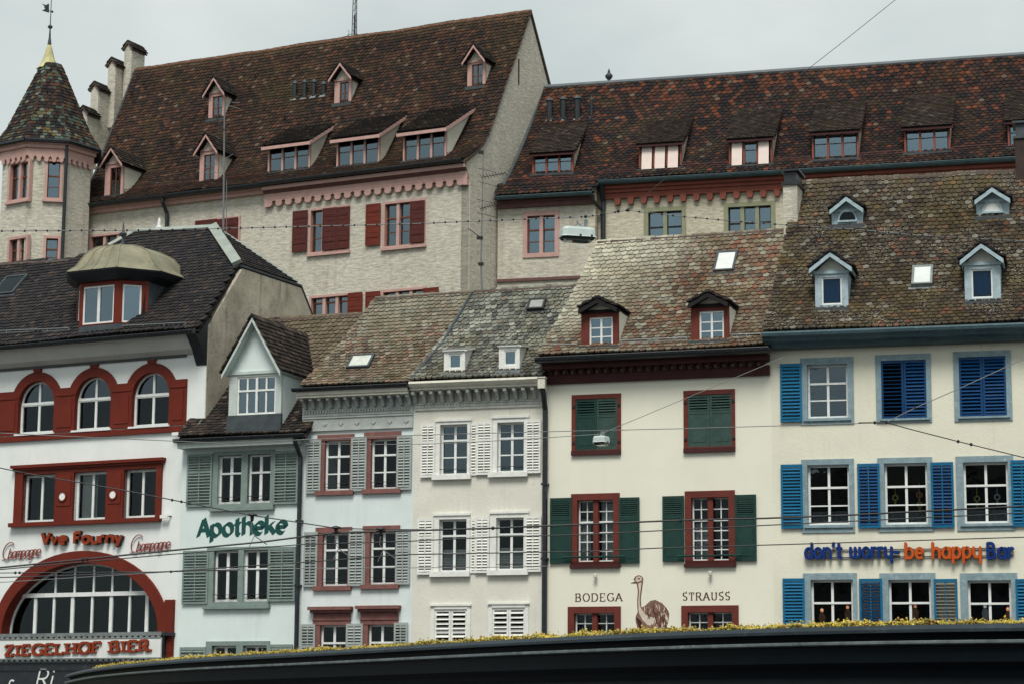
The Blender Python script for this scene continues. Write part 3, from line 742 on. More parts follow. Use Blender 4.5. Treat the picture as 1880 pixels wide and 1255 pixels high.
def lattice_guard(H, Rf, pxa, pxb, mat=M_SNOWG, h=.2):
    """low wire lattice snow guard along the eave"""
    a, b = Rf.hit(*pxa), Rf.hit(*pxb); A, B = Vector(a[:3]), Vector(b[:3]); mb = MB(); upv = Vector((0, -.5*h, .87*h))
    mb.tube([A+upv, B+upv], .012, 4); mb.tube([A+upv*.15, B+upv*.15], .012, 4)
    n = int((B-A).length/.16)
    for i in range(n):
        p, q = A.lerp(B, i/n), A.lerp(B, (i+1)/n); mb.tube([p+upv*.1, q+upv], .009, 4); mb.tube([p+upv, q+upv*.1], .009, 4)
    return mb.build('snow_guard', mat, H.root)

# ---------------------------------------------------------------- lettering from pen strokes
def arc(cx, cy, rx, ry, a0, a1, n=14): return [(cx+rx*math.cos(R(a0+(a1-a0)*k/n)), cy+ry*math.sin(R(a0+(a1-a0)*k/n))) for k in range(n+1)]
def _glyphs():
    g = {}; E = arc(.33, .33, .30, .33, 90, 450, 22); bow = arc(.32, .36, .28, .30, 180, 0, 10)
    g['o'] = (.66, [E]); g['a'] = (.68, [E, [(.63, .66), (.63, 0)]]); g['b'] = (.68, [[(.03, 1), (.03, 0)], E]); g['d'] = (.68, [E, [(.63, 1), (.63, 0)]])
    g['p'] = (.68, [[(.03, .66), (.03, -.32)], E]); g['e'] = (.66, [[(.03, .34), (.63, .34)]+arc(.33, .33, .30, .33, 2, 305, 18)]); g['c'] = (.6, [arc(.33, .33, .30, .33, 45, 315, 16)])
    g['g'] = (.68, [E, [(.63, .66), (.63, -.10)]+arc(.36, -.10, .27, .22, 0, -150, 9)[1:]])
    g['h'] = (.64, [[(.03, 1), (.03, 0)], bow+[(.60, 0)]]); g['n'] = (.64, [[(.03, .66), (.03, 0)], bow+[(.60, 0)]])
    g['m'] = (.92, [[(.03, .66), (.03, 0)], arc(.24, .40, .21, .26, 180, 0, 9)+[(.45, 0)], arc(.66, .40, .21, .26, 180, 0, 9)+[(.87, 0)]])
    g['r'] = (.42, [[(.03, .66), (.03, 0)], arc(.27, .38, .24, .27, 180, 60, 8)]); g['u'] = (.64, [[(.03, .66)]+arc(.31, .30, .28, .30, 180, 360, 10)+[(.59, .66)], [(.59, .66), (.59, 0)]])
    g['t'] = (.46, [[(.18, .92), (.18, .16)]+arc(.32, .16, .14, .16, 180, 290, 6)[1:], [(.0, .64), (.40, .64)]]); g['v'] = (.56, [[(.0, .66), (.27, .0), (.54, .66)]])
    g['w'] = (.92, [[(.03, .66)]+arc(.24, .24, .21, .24, 180, 360, 9)+[(.45, .60)], [(.45, .66)]+arc(.66, .24, .21, .24, 180, 360, 9)+[(.87, .66)]])
    g['y'] = (.62, [[(.03, .66)]+arc(.31, .30, .28, .28, 180, 330, 9), [(.59, .66), (.59, -.34)]]); g['Y'] = (.56, [[(.0, .66), (.28, .02)], [(.54, .66), (.22, -.20), (.06, -.28)]])
    g['k'] = (.6, [[(.03, 1), (.03, 0)], [(.52, .66), (.06, .30)], [(.22, .40), (.58, 0)]]); g['i'] = (.16, [[(.05, .66), (.05, 0)], [(.05, .86), (.05, .98)]])
    g["'"] = (.2, [[(.10, 1.0), (.04, .80)]]); g['-'] = (.5, [[(.03, .33), (.45, .33)]]); g[' '] = (.38, [])
    g['A'] = (.80, [[(.02, 0), (.40, 1)], [(.40, 1), (.78, 0)], [(.16, .36), (.64, .36)]]); g['B'] = (.70, [[(.08, 1), (.08, 0)], [(.08, 1), (.36, 1)]+arc(.36, .76, .22, .24, 90, -90, 8)+[(.08, .52)], [(.08, .52), (.40, .52)]+arc(.40, .26, .25, .26, 90, -90, 8)+[(.08, 0)]])
    g['C'] = (.80, [arc(.46, .5, .42, .5, 45, 315, 18)]); g['D'] = (.82, [[(.08, 1), (.08, 0)], [(.08, 1), (.34, 1)]+arc(.34, .5, .42, .5, 90, -90, 12)+[(.08, 0)]])
    g['E'] = (.66, [[(.08, 1), (.08, 0)], [(.08, 1), (.60, 1)], [(.08, .52), (.48, .52)], [(.08, 0), (.62, 0)]]); g['F'] = (.64, [[(.08, 1), (.08, 0)], [(.08, 1), (.60, 1)], [(.08, .52), (.46, .52)]])
    g['G'] = (.82, [arc(.46, .5, .42, .5, 48, 330, 18), [(.80, .44), (.80, .10)], [(.54, .44), (.84, .44)]]); g['H'] = (.84, [[(.10, 1), (.10, 0)], [(.74, 1), (.74, 0)], [(.10, .52), (.74, .52)]])
    g['I'] = (.32, [[(.16, 1), (.16, 0)]]); g['L'] = (.62, [[(.08, 1), (.08, 0)], [(.08, 0), (.58, 0)]]); g['O'] = (.86, [arc(.43, .5, .39, .5, 90, 450, 24)])
    g['R'] = (.74, [[(.08, 1), (.08, 0)], [(.08, 1), (.38, 1)]+arc(.38, .75, .23, .25, 90, -90, 8)+[(.08, .50)], [(.34, .50), (.72, 0)]])
    g['S'] = (.60, [arc(.30, .76, .24, .24, 50, 250, 10)+[(.36, .47)]+arc(.30, .25, .25, .25, 60, -150, 12)]); g['T'] = (.70, [[(.35, 1), (.35, 0)], [(.03, 1), (.67, 1)]])
    g['U'] = (.80, [[(.12, 1)]+arc(.40, .32, .28, .32, 180, 360, 12)+[(.68, 1)]]); g['V'] = (.74, [[(.02, 1), (.37, 0)], [(.37, 0), (.72, 1)]]); g['Z'] = (.70, [[(.06, 1), (.64, 1)], [(.64, 1), (.06, 0)], [(.06, 0), (.66, 0)]])
    return g
GL = _glyphs()
SERIF = {'A': [(.02,0),(.78,0)], 'B': [(.08,1),(.08,0)], 'D': [(.08,1),(.08,0)], 'E': [(.08,1),(.08,0)], 'F': [(.08,1),(.08,0)], 'H': [(.10,1),(.10,0),(.74,1),(.74,0)], 'I': [(.16,1),(.16,0)],
         'L': [(.08,1),(.08,0)], 'R': [(.08,1),(.08,0),(.70,0)], 'T': [(.35,0)], 'U': [(.12,1),(.68,1)]}
VSER = {'E': [(.60,1,-1),(.62,0,1)], 'F': [(.60,1,-1)], 'L': [(.58,0,1)], 'T': [(.05,1,-1),(.65,1,-1)], 'Z': [(.08,1,-1),(.64,0,1)], 'G': [(.74,.80,1)], 'S': [(.50,.92,1)]}

def ribbon(mb, pts, half, y0, y1):
    """pen stroke: half(i, direction) gives the half-width vector"""
    n = len(pts); A, B = [], []
    closed = math.hypot(pts[0][0]-pts[-1][0], pts[0][1]-pts[-1][1]) < 1e-6
    for i, p in enumerate(pts):
        if closed: q0, q1 = pts[i-1 if i > 0 else n-2], pts[i+1 if i < n-1 else 1]
        else: q0, q1 = pts[max(0, i-1)], pts[min(n-1, i+1)]
        dx, dz = q1[0]-q0[0], q1[1]-q0[1]; l = math.hypot(dx, dz) or 1
        hx, hz = half(dx/l, dz/l); A.append((p[0]+hx, p[1]+hz)); B.append((p[0]-hx, p[1]-hz))
    V = [(x, y0, z) for x, z in A]+[(x, y0, z) for x, z in B]+[(x, y1, z) for x, z in A]+[(x, y1, z) for x, z in B]; F = []
    for i in range(n-1): F += [(i, i+1, n+i+1, n+i), (i, 2*n+i, 2*n+i+1, i+1), (n+i, n+i+1, 3*n+i+1, 3*n+i)]
    F += [(0, n, 3*n, 2*n), (n-1, 3*n-1, 4*n-1, 2*n-1)]
    mb.add(V, F)

def lettering(root, text, width, cap, mat, style='mono', wt=.1, depth=.02, gap=.10, slant=0, x0=0, z0=0, sidemat=None, name='letter', rise=0.0, weight_thin=.035, jit=0):
    """letters of `text` from x0, spread to `width`; each letter one mesh with the pen style asked for"""
    tot = sum(GL[c][0] for c in text)+gap*(len(text)-1); sx = width/tot; x = 0; out = []
    for c in text:
        w, strokes = GL[c]; mb = MB(); sm = MB()
        f = lambda p: (x0+(x+p[0])*sx+slant*p[1]*cap, z0+p[1]*cap+rise*((x+p[0])*sx))
        if style == 'nib': nib = (math.cos(R(38))*wt/2, math.sin(R(38))*wt/2)
        for k, st in enumerate(strokes):
            P = [f(p) for p in st]
            if style == 'mono' or style == 'round':
                def half(dx, dz): return (-dz*wt/2, dx*wt/2)
                ext = []
            elif style == 'nib':
                def half(dx, dz):
                    s_ = 1 if (nib[0]*-dz+nib[1]*dx) >= 0 else -1
                    return (nib[0]*s_+(-dz)*.18*wt, nib[1]*s_+dx*.18*wt)
            else:
                def half(dx, dz):
                    q = (wt*abs(dz)+weight_thin*abs(dx))/2; return (-dz*q, dx*q)
            ribbon(mb, P, half, -depth-.0012*k, 0)
            if style == 'round':
                for e in (P[0], P[-1]): mb.prism([(e[0]+math.cos(a*math.pi/5)*wt/2, e[1]+math.sin(a*math.pi/5)*wt/2) for a in range(10)], -depth-.0012*k-.0005, 0)
            if sidemat: ribbon(sm, P, (lambda dx, dz: tuple(v*1.12 for v in half(dx, dz))), -depth*.8, -.004)
        if style in ('serif', 'slab'):
            sh, sw_ = (weight_thin, wt*1.15) if style == 'serif' else (wt*.52, wt*1.9)
            for q, (a, b) in enumerate(SERIF.get(c, [])):
                X, Z = f((a, b)); dz = sh/2 if b < .5 else -sh/2; mb.box(X-sw_/2-.3*wt, X+sw_/2+.3*wt, -depth-.004-.001*q, 0, Z+dz-sh/2, Z+dz+sh/2)
            for q, (a, b, s_) in enumerate(VSER.get(c, [])):
                X, Z = f((a, b)); mb.box(X-weight_thin*.7, X+weight_thin*.7, -depth-.009-.001*q, 0, Z, Z+s_*cap*.24)
        if mb.v:
            o = mb.build(name, mat, root); out.append(o)
            if sidemat: sm.build('letter_side', sidemat, o)
        x += w+gap
    return out
# ---------------------------------------------------------------- plan of the street: facades seen from the square, the row swinging away to the left
def sxy(px, py): v = ray(px, py); return v.x/v.y
def chain(px0, d0, px1, k, py):
    s0, s1 = sxy(px0, py), sxy(px1, py); c = d0+k*s0*d0; d1 = c/(1+k*s1); return d1
dep = {1210: 59.0}
K5, K6, K4, K3, K2, K1 = .33, .26, .31, .35, .40, .50
dep[1000] = chain(1210, 59, 1000, K5, 900); dep[1418] = chain(1210, 59, 1418, K5, 900)
dep[2010] = chain(1418, dep[1418], 2010, K6, 900); dep[759] = chain(1000, dep[1000], 759, K4, 900)
dep[552] = chain(759, dep[759], 552, K3, 900); dep[333] = chain(552, dep[552], 333, K2, 900)
d1a = dep[333]+.25; dep[-120] = chain(345, d1a, -120, K1, 900)
def PP(px, d, py=900): return (sxy(px, py)*d, d)

H1 = House('restaurant_house', PP(-120, dep[-120]), PP(345, d1a), 'white house with oxide red arched windows and a half-hipped dark tiled roof', 'house')
H2 = House('pharmacy_house', PP(333, dep[333]), PP(552, dep[552]), 'narrow pale blue house with sage green shutters and a tall gabled dormer', 'house')
H3 = House('rose_stone_house', PP(552, dep[552]), PP(759, dep[759]), 'narrow cool white house with rose sandstone window lintels and sills', 'house')
H4 = House('greige_house', PP(759, dep[759]), PP(1000, dep[1000]), 'narrow greige house with white shutters under a cream bracketed gutter', 'house')
H5 = House('ivory_house', PP(1000, dep[1000]), PP(1418, dep[1418]), 'ivory house with maroon window frames, green shutters and a painted bird', 'house')
H6 = House('blue_shutter_house', PP(1418, dep[1418]), PP(2010, dep[2010]), 'cream house with bright blue louvred shutters and blue grey window frames', 'house')

# ---------------------------------------------------------------- ground
def gmat():
    m, t, out = nodes('asphalt'); p = N(t, 'BsdfPrincipled', Roughness=.9)
    cc = mixrgb(t, 'MIX', ramp(t, noi(t, pos(t), 1.5, 6), .3, .7), (.045,.045,.046,1), (.075,.074,.072,1)); t.links.new(cc, p.inputs['Base Color'])
    t.links.new(p.outputs[0], out.inputs[0]); return m
tag(MB().add([(-900,-500,0),(900,-500,0),(900,1500,0),(-900,1500,0)], [(0,1,2,3)]).build('ground', gmat()), kind='structure')
hm = solid('hill_earth', (.09,.10,.05), .95, .3, .5)
tag(MB().add([(-60,75,-.5),(60,75,-.5),(60,81,9),(-60,81,9),(60,140,12),(-60,140,12)], [(0,1,2,3),(3,2,4,5)]).build('hill', hm), kind='structure')

# tile colours -------------------------------------------------------------
def mixc(a, b, f): f = max(0, min(1, f)); return tuple(x+(y-x)*f for x, y in zip(a, b))
def pal(lst, seed, blend=None, sc=.35, jit=.24, gain=.82):
    """weighted palette, shifted by slow noise over the slope"""
    def f(u, s, t, rr):
        x = rr.random(); acc = 0; tot = sum(w for c, w in lst); c0 = lst[-1][0]
        for c, w in lst:
            acc += w/tot
            if x < acc: c0 = c; break
        if blend:
            for bc, fn in blend: c0 = mixc(c0, bc, fn(u, s, t, rr))
        k = gain*(1+rr.uniform(-jit, jit)+.25*nz3(u, s, sc, seed)); return tuple(max(.004, v*k) for v in c0)
    return f
TM_OLD = tilemat('tile_brown_lichen', (.46,.46,.38), .75, .56, (.12,.09,.025), .5)
TM_PALE = tilemat('tile_pale_lichen', (.50,.50,.40), .55, .52, (.13,.105,.035), .45)
TM_DARK = tilemat('tile_dark', (.30,.29,.26), .35, .63, (.045,.04,.025), .3)
TM_RED = tilemat('tile_castle', (.33,.29,.24), .40, .63, (.075,.055,.022), .4)
C1 = pal([((.026,.024,.026),5),((.036,.030,.030),3),((.019,.019,.023),4),((.055,.042,.037),.8)], 1, gain=1.1)
C2 = pal([((.042,.033,.029),5),((.070,.050,.040),3),((.025,.023,.024),3),((.11,.09,.07),1)], 2, [((.16,.13,.09), lambda u, s, t, r: (t-.42)*4 if s < 30 and t > .42 and u > 1.5 else 0)])
C2D = pal([((.042,.033,.029),5),((.070,.050,.040),3),((.025,.023,.024),3),((.11,.09,.07),1)], 2)
C3 = pal([((.19,.145,.105),4),((.24,.15,.11),2.2),((.13,.095,.07),3),((.27,.25,.19),2.5),((.17,.16,.12),2)], 3,
         [((.27,.27,.215), lambda u, s, t, r: (t-.45)*1.2+.4*nz3(u, s, .5, 21))])
C4 = pal([((.20,.21,.18),4),((.12,.125,.115),4),((.30,.31,.27),3),((.07,.072,.07),2),((.17,.14,.11),1)], 4,
         [((.33,.345,.29), lambda u, s, t, r: (t-.55)*1.0+.5*nz3(u, s, .45, 22)), ((.06,.06,.058), lambda u, s, t, r: (.3-t)*1.8)])
C5 = pal([((.19,.13,.09),4),((.24,.20,.14),3),((.21,.09,.06),1.4),((.12,.085,.065),3),((.28,.27,.21),2)], 5,
         [((.46,.45,.355), lambda u, s, t, r: 1.15*(t-.28)-.20*(u-2.2)+.55*nz3(u, s, .4, 23)), ((.10,.065,.045), lambda u, s, t, r: (.30-t)*1.2+.12*(u-3.2))])
C6 = pal([((.066,.050,.037),5),((.090,.070,.049),3),((.044,.034,.029),4),((.12,.092,.055),1.2),((.15,.07,.045),.7),((.20,.19,.16),.8)], 6,
         [((.13,.10,.03), lambda u, s, t, r: .6*nz3(u, s, .5, 24)-.08), ((.22,.20,.165), lambda u, s, t, r: 1.3*(t-.82))], gain=.74)
CB = pal([((.042,.025,.019),5),((.060,.030,.021),4),((.024,.018,.016),4.5),((.095,.044,.027),1.5),((.13,.09,.065),.5)], 7,
         [((.055,.044,.018), lambda u, s, t, r: .7*nz3(u, s, .3, 25)-.1), ((.14,.095,.05), lambda u, s, t, r: 8*(t-.93))])
CBD = pal([((.030,.024,.022),5),((.05,.035,.028),3),((.022,.02,.02),3),((.10,.085,.07),.6)], 8)
CC = pal([((.030,.018,.017),5),((.046,.024,.020),4),((.017,.015,.017),5),((.15,.048,.025),1.0),((.085,.034,.023),1.8),((.12,.09,.07),.35)], 9,
         [((.19,.06,.028), lambda u, s, t, r: (1 if r.random() < .3 else 0)*2.6*(t-.72))])
CCD = pal([((.048,.036,.031),5),((.066,.049,.041),3),((.031,.024,.022),3),((.10,.08,.07),.6)], 12)
CT = pal([((.050,.034,.03),4),((.10,.045,.03),2),((.07,.105,.085),2.2),((.17,.20,.16),1.0),((.024,.02,.022),4),((.13,.11,.05),1)], 10)

# ================================================================ HOUSE 1
H = H1
R1 = Roof(H, (-100, 646), (364, 603), (245, 428), (392, 420), slope=45, over=.62, flare=0)
poly = [(R1.hit(*p)[0], R1.hit(*p)[3]) for p in ((438, 487), (392, 420), (245, 428), (206, 452), (130, 480), (-110, 496))]
uE = H.uv(364, 603, -.62)[0]
R1.uL0 = R1.uL1 = -.2; R1.uR0 = R1.uR1 = uE+.9
R1poly = [(-.2, 0), (uE, 0)]+poly
R1.build(C1, TM_DARK, w=.175, exp=.16, tip='round', clip={'poly': R1poly}, back=False, seed=1)
deck1 = R1.deck
P3 = lambda px, py: Vector(R1.hit(px, py)[:3])
def strip(A, B, w, mat, name, parent, th=.03, up=.05):
    A, B = Vector(A), Vector(B); d = (B-A).normalized(); sd_ = d.cross(Vector((0, -.7, .7))).normalized()*w/2; u_ = Vector((0, -.7, .7))*up
    MB().slab([A-sd_+u_, A+sd_+u_, B+sd_+u_, B-sd_+u_], th).build(name, mat, parent)
strip(P3(438, 489), P3(393, 421), .30, M_VERDI, 'hip_flashing', deck1, up=.19, th=.12)
strip(P3(245, 429), P3(392, 421), .16, M_VERDI, 'ridge_flashing', deck1, up=.13)
strip(P3(246, 430), P3(202, 455), .20, M_VERDI, 'hip_flashing', deck1, up=.12)
ridge_run(deck1, P3(-100, 494)+Vector((0,0,.03)), P3(128, 481)+Vector((0,0,.03)), M_RIDGE, .36, .1)
# half hip, back slopes and the side wall
pc, pr_ = P3(438, 487), P3(392, 420); yr = pr_.y; far = Vector((pc.x, 2*yr-pc.y, pc.z))
MB().slab([pc, far, pr_], .1).build('half_hip', M_DECK, H.root)
hh = [o for o in H.root.children if o.name.startswith('half_hip')][0]
tile_patch(hh, pc, far, pr_+Vector((.02,.01,0)), pr_, C1, TM_DARK, .175, .16, 'round', 0, 4)
strip(far+Vector((.05,0,.02)), pr_+Vector((.05,.05,.02)), .16, M_VERDI, 'hip_flashing', hh)
eB = Vector((pc.x, 2*yr+.3, R1.ze))
bL = P3(245, 428)
MB().slab([far, eB, Vector((-.2, eB.y, eB.z)), Vector((-.2, yr+1.5, pc.z)), Vector((bL.x, yr, pr_.z)), pr_], .1).build('back_slope', M_DECK, H.root)
sx = uE-.10; wz = R1.ze
side = [(0.012, 0), (0.012, wz+.2), (pc.y, pc.z-.12), (far.y, pc.z-.12), (eB.y, eB.z), (eB.y, 0)]
MB().prismx(side, sx-.3, sx+.012).build('side_wall', M_H1S, H.root)
MB().tube([(sx-.02, pc.y-.05, pc.z-.05), (sx-.02, far.y, pc.z-.05), (sx-.02, eB.y, eB.z)], .06, 5).build('verge_trim', M_BLACK, H.root)
# cove, gutter, bracket
zc0 = H.uv(180, 664)[1]; zg = R1.ze-.06
cove = [(0.0, zc0), (-.10, zc0+.02), (-.30, zc0+.12), (-.50, zg-.10), (-.58, zg-.02), (-.58, zg+.03), (0.0, zg+.45)]
MB().prismx(cove, -.2, sx-.34).build('cove_soffit', solid('cove_plaster', (.52,.53,.50), .85, .1, 1.5, streak=.3), H.root)
MB().box(-.2, H.uv(343, 655)[0], -.05, .0, zc0-.06, zc0+.0).build('cove_moulding', M_BLACK, H.root)
MB().prismx([(0.0, zc0-.35), (-.06, zc0-.3), (-.28, zc0+.1), (-.62, zg-.03), (-.62, zg+.10), (.25, zg+.6), (.0, zg+.3)], sx-.335, sx+.004).build('eave_bracket', M_BLACK, H.root)
gutter(H, -.2, sx, -.70, zg+.03, M_BLACK, .10)
snow_rail(H, R1, (-60, 617), (128, 610)); snow_rail(H, R1, (226, 606), (342, 600))
skylight(H, R1, (2, 512, 38, 543), M_DZINC, G_OLD)
# arched windows of the top floor
AW = [(35, 695, 101, 792), (139, 691, 205, 788), (243.5, 686, 312, 783.5)]
aw = [H.rect(*r) for r in AW]
az0 = sum(a[2] for a in aw)/3; az1 = sum(a[3] for a in aw)/3; arch_fill = []
def ring(mb, cx, cz, r0, r1, y0, y1, a0=0, a1=180, n=18, e=1.0):
    for k in range(n):
        t0, t1 = R(a0+(a1-a0)*k/n), R(a0+(a1-a0)*(k+1)/n)
        q = [(cx+math.cos(t)*r, cz+math.sin(t)*r*e) for t, r in ((t0, r0), (t0, r1), (t1, r1), (t1, r0))]; mb.prism(q, y0, y1)
redf = MB(); ru0, ru1 = -.2, H.uv(343, 750)[0]; zrt = H.uv(180, 707)[1]; zrb = H.uv(180, 801)[1]
edges = []
for (u0, u1, a, b) in aw:
    r = (u1-u0)/2; cx = (u0+u1)/2; zs = az1-r
    H.holes.append((u0, u1, az0, az1)); arch_fill.append((cx, zs, r, r, az1))
    ring(redf, cx, zs, r-.012, r+.27, -.055, .115)
    redf.prism([(cx-.12, zs+r+.25), (cx+.12, zs+r+.25), (cx+.155, zc0-.065), (cx-.155, zc0-.065)], -.075, 0)
    w = window(H, u0, u1, az0, zs, rec=.12, fw=.065, cols=2, rows=(), hole=False, bar=.04, curtain=[(0,1,-.05,1.3,M_CURT)] if cx < 3 else None)
    mb = MB(); ring(mb, cx, zs, r-.065, r+.002, .12, .18); mb.box(cx-.035, cx+.035, .115, .18, zs, zs+r-.06); mb.box(u0, u1, .105, .18, zs-.035, zs+.045); mb.build('arch_frame', M_WHITE, w)
    for s_ in (0, 1):
        n = 8; pts = [(cx, zs+.045)]+[(cx+math.cos(R(90*s_+90*k/n))*(r-.06), max(zs+.045, zs+math.sin(R(90*s_+90*k/n))*(r-.06))) for k in range(n+1)]
        MB().prism(pts, .15, .155).build('pane', G_MID, w)
    MB().box(u0-.1, u1+.1, .75, .8, az0-.1, az1+.1).build('interior', M_ROOM, w)
    MB().box(u0-.06, u1+.06, -.11, .1, az0-.055, az0).build('sill', M_WHITE, w)
    edges += [u0, u1]
bx = [ru0]+edges+[ru1]
for i in range(0, len(bx), 2):
    a, b = bx[i]+(.0 if i == 0 else -.004), bx[i+1]+(0 if i == len(bx)-2 else .004)
    redf.box(a, b, -.05, .10, az0-.02, zrt)
    if b-a > .4: redf.box(a+.14, b-.10, -.068, -.04, az0+.12, zrt-.32); redf.box(a+.04, b-.02, -.075, -.04, zrt-.24, zrt-.17)
redf.box(ru0, ru1, -.085, 0, zrb, az0-.06)
redf.build('red_window_band', M_RED, H.root)
# second row: three windows in one red frame
a0, a1, a2, a3 = H.rect(29, 853, 298, 957); fr = MB(); wn = [H.rect(*r) for r in ((43.5, 870, 103, 958), (137, 865, 197, 954), (229, 860, 288.5, 950.5))]
wz0 = sum(w[2] for w in wn)/3; wz1 = sum(w[3] for w in wn)/3
xs = [a0]+sum(([w[0], w[1]] for w in wn), [])+[a1]
for i in range(0, len(xs), 2):
    fr.box(xs[i], xs[i+1], -.08, .1, wz0, wz1)
    if i in (2, 4): fr.box(xs[i]+.08, xs[i+1]-.08, -.10, -.07, wz0+.45, wz1-.08)
fr.box(a0, a1, -.08, .1, wz1, a3); fr.box(a0-.10, a1+.10, -.20, 0, a3, a3+.09); fr.box(a0-.05, a1+.05, -.14, 0, a3-.07, a3+.003); fr.box(a0-.1, a1+.02, -.18, .1, wz0-.12, wz0)
fr.build('red_window_frame', M_RED, H.root)
for i, w in enumerate(wn): window(H, w[0], w[1], wz0, wz1, rec=.10, fw=.075, cols=2, rows=(), bar=.04, curtain=[(.1,.55,0,1,M_BLIND)] if i == 1 else None)
dm = solid('white_disc', (.8,.8,.78), .4, .05)
for px, py in ((114.7, 910.5), (207.3, 907)):
    u, z = H.uv(px, py, -.1); mb = MB(); ring(mb, u, z, .115, .16, -.13, -.08, 0, 360, 20); d_ = mb.build('medallion', M_RED, H.root)
    mb = MB(); mb.prism([(u+math.cos(2*math.pi*k/20)*.118, z+math.sin(2*math.pi*k/20)*.118) for k in range(20)], -.115, -.085); mb.build('medallion_disc', dm, d_)
# great arch of the restaurant
g0, zsp = H.uv(4, 1161); g1 = H.uv(294, 1151)[0]; zcr = H.uv(163, 1030)[1]; cx = (g0+g1)/2; ga = (g1-g0)/2; gb = zcr-zsp
H.holes.append((g0, g1, zsp-.7, zcr)); arch_fill.append((cx, zsp, ga, gb, zcr))
mb = MB(); n = 30
for k in range(n):
    t0, t1 = math.pi*k/n, math.pi*(k+1)/n; th = .30
    mb.prism([(cx+math.cos(t)*(ga+e), zsp+math.sin(t)*(gb+e*1.06)) for t, e in ((t0, -.03), (t0, th), (t1, th), (t1, -.03))], -.09, .31)
zp1 = H.uv(316, 1100)[1]
mb.box(g1-.03, g1+.50, -.095, .31, 0, zsp-.0); mb.prism([(g1+.02, zsp), (g1+.50, zsp), (g1+.50, zp1), (g1+.2, zp1), (g1+.1, zp1-.3)], -.10, 0)
mb.box(g0-.5, g0+.03, -.095, .31, 0, zsp)
for k in range(9): mb.box(g1+.03, g1+.485, -.1045, -.09, .3+k*.48, .3+k*.48+.45)
mb.build('red_arch', M_RED, H.root)
fr = MB(); Y0, Y1 = .30, .37
for k in range(n):
    t0, t1 = math.pi*k/n, math.pi*(k+1)/n
    fr.prism([(cx+math.cos(t)*(ga-e), zsp+math.sin(t)*(gb-e)) for t, e in ((t0, 0), (t0, .09), (t1, .09), (t1, 0))], Y0, Y1)
ztr = H.uv(165, 1090, .3)[1]; top = lambda u: zsp+gb*math.sqrt(max(0, 1-((u-cx)/ga)**2))
ux = lambda p, py=1120: H.uv(p, py, .3)[0]
hx = ga*math.sqrt(1-((ztr-zsp)/gb)**2)
fr.box(cx-hx+.03, cx+hx-.03, Y0-.06, Y1, ztr-.06, ztr+.06)
up = [ux(p, 1070) for p in (102, 137, 172, 206, 240)]; lo_ = [(ux(p), w) for p, w in ((65, .10), (99, .07), (133, .11), (169, .07), (204, .11), (238, .07), (270, .11))]
for u in up: fr.box(u-.03, u+.03, Y0, Y1, ztr+.06, top(u)-.03)
for u, w in lo_: fr.box(u-w/2, u+w/2, Y0-.02, Y1, zsp-.5, min(ztr-.06, top(u)-.02))
gw = fr.build('arch_window', M_WHITE, H.root)
def cell(a, b, zlo, zcap):
    pts = [(a, zlo), (b, zlo)]+[(b+(a-b)*k/6, max(zlo+.005, min(zcap, top(b+(a-b)*k/6)-.03))) for k in range(7)]
    MB().prism(pts, .33, .335).build('pane', G_OLD, gw)
e_ = [cx-hx+.05]+up+[cx+hx-.05]
for a, b in zip(e_, e_[1:]): cell(a, b, ztr+.05, 99)
e_ = [g0+.06]+[u for u, w in lo_]+[g1-.06]
for a, b in zip(e_, e_[1:]): cell(a, b, zsp-.5, ztr-.05)
MB().add([(g0-.2,1.6,zsp-.8),(g1+.2,1.6,zsp-.8),(g1+.2,1.6,zcr+.2),(g0-.2,1.6,zcr+.2),(g0,.38,zsp-.8),(g1,.38,zsp-.8),(g1,.38,zcr),(g0,.38,zcr)],[(0,1,2,3),(4,0,3,7),(5,6,2,1),(7,3,2,6)]).build('interior', M_ROOM, gw)
# awning box, drip strip, canopy
sx1 = H.uv(297, 1185, -.25)[0]; zsT = H.uv(150, 1171, -.25)[1]; zsB = H.uv(150, 1208, -.25)[1]; zaT = H.uv(150, 1160.5, -.3)[1]
ab = MB().box(-.2, sx1, -.30, .25, zsT+.06, zaT)
for k in range(14): ab.box(.1+k*.45, .13+k*.45, -.315, -.30, zsT+.07, zaT-.01)
aw_ = ab.build('awning_box', M_ZINC, H.root)
MB().box(sx1, sx1+.28, -.24, .0, zsT+.05, zaT-.02).build('awning_motor', M_BLACK, aw_)
sc = MB()
for zz in (zsT+.03, zsB-.05):
    k = -.2
    while k < sx1-.1: sc.box(k, k+.11, -.255, -.22, zz-.035, zz+.035); k += .2
sc.build('valance_teeth', M_WHITE, aw_)
MB().box(-.2, sx1+.05, -.2, .2, zsB-.12, zsT+.055).build('valance_back', M_BLACK, aw_)
zcn = H.uv(150, 1216, -.6)[1]
cn = MB().box(-.2, sx1+.1, -.9, -.02, 2.2, zcn).box(-.2, sx1+.15, -.95, -.02, zcn, zcn+.05).box(-.2, sx1+.12, -.93, -.9, zcn-.22, zcn-.18).build('canopy', M_BLACK, H.root)
lc = solid('canopy_white_lettering', (.75,.75,.73), .4, .1)
ur_, zr_ = H.uv(64, 1262, -.905)
can = empty('canopy_lettering'); can.parent = H.root; can.location = (ur_, -.902, zr_)
lettering(can, 'Ri', .62, .52, lc, 'mono', .05, .02, slant=.25, gap=.12)
u2, z2 = H.uv(17, 1262, -.905); lettering(can, 'c', .18, .34, lc, 'mono', .045, .02, x0=u2-ur_, z0=z2-zr_)
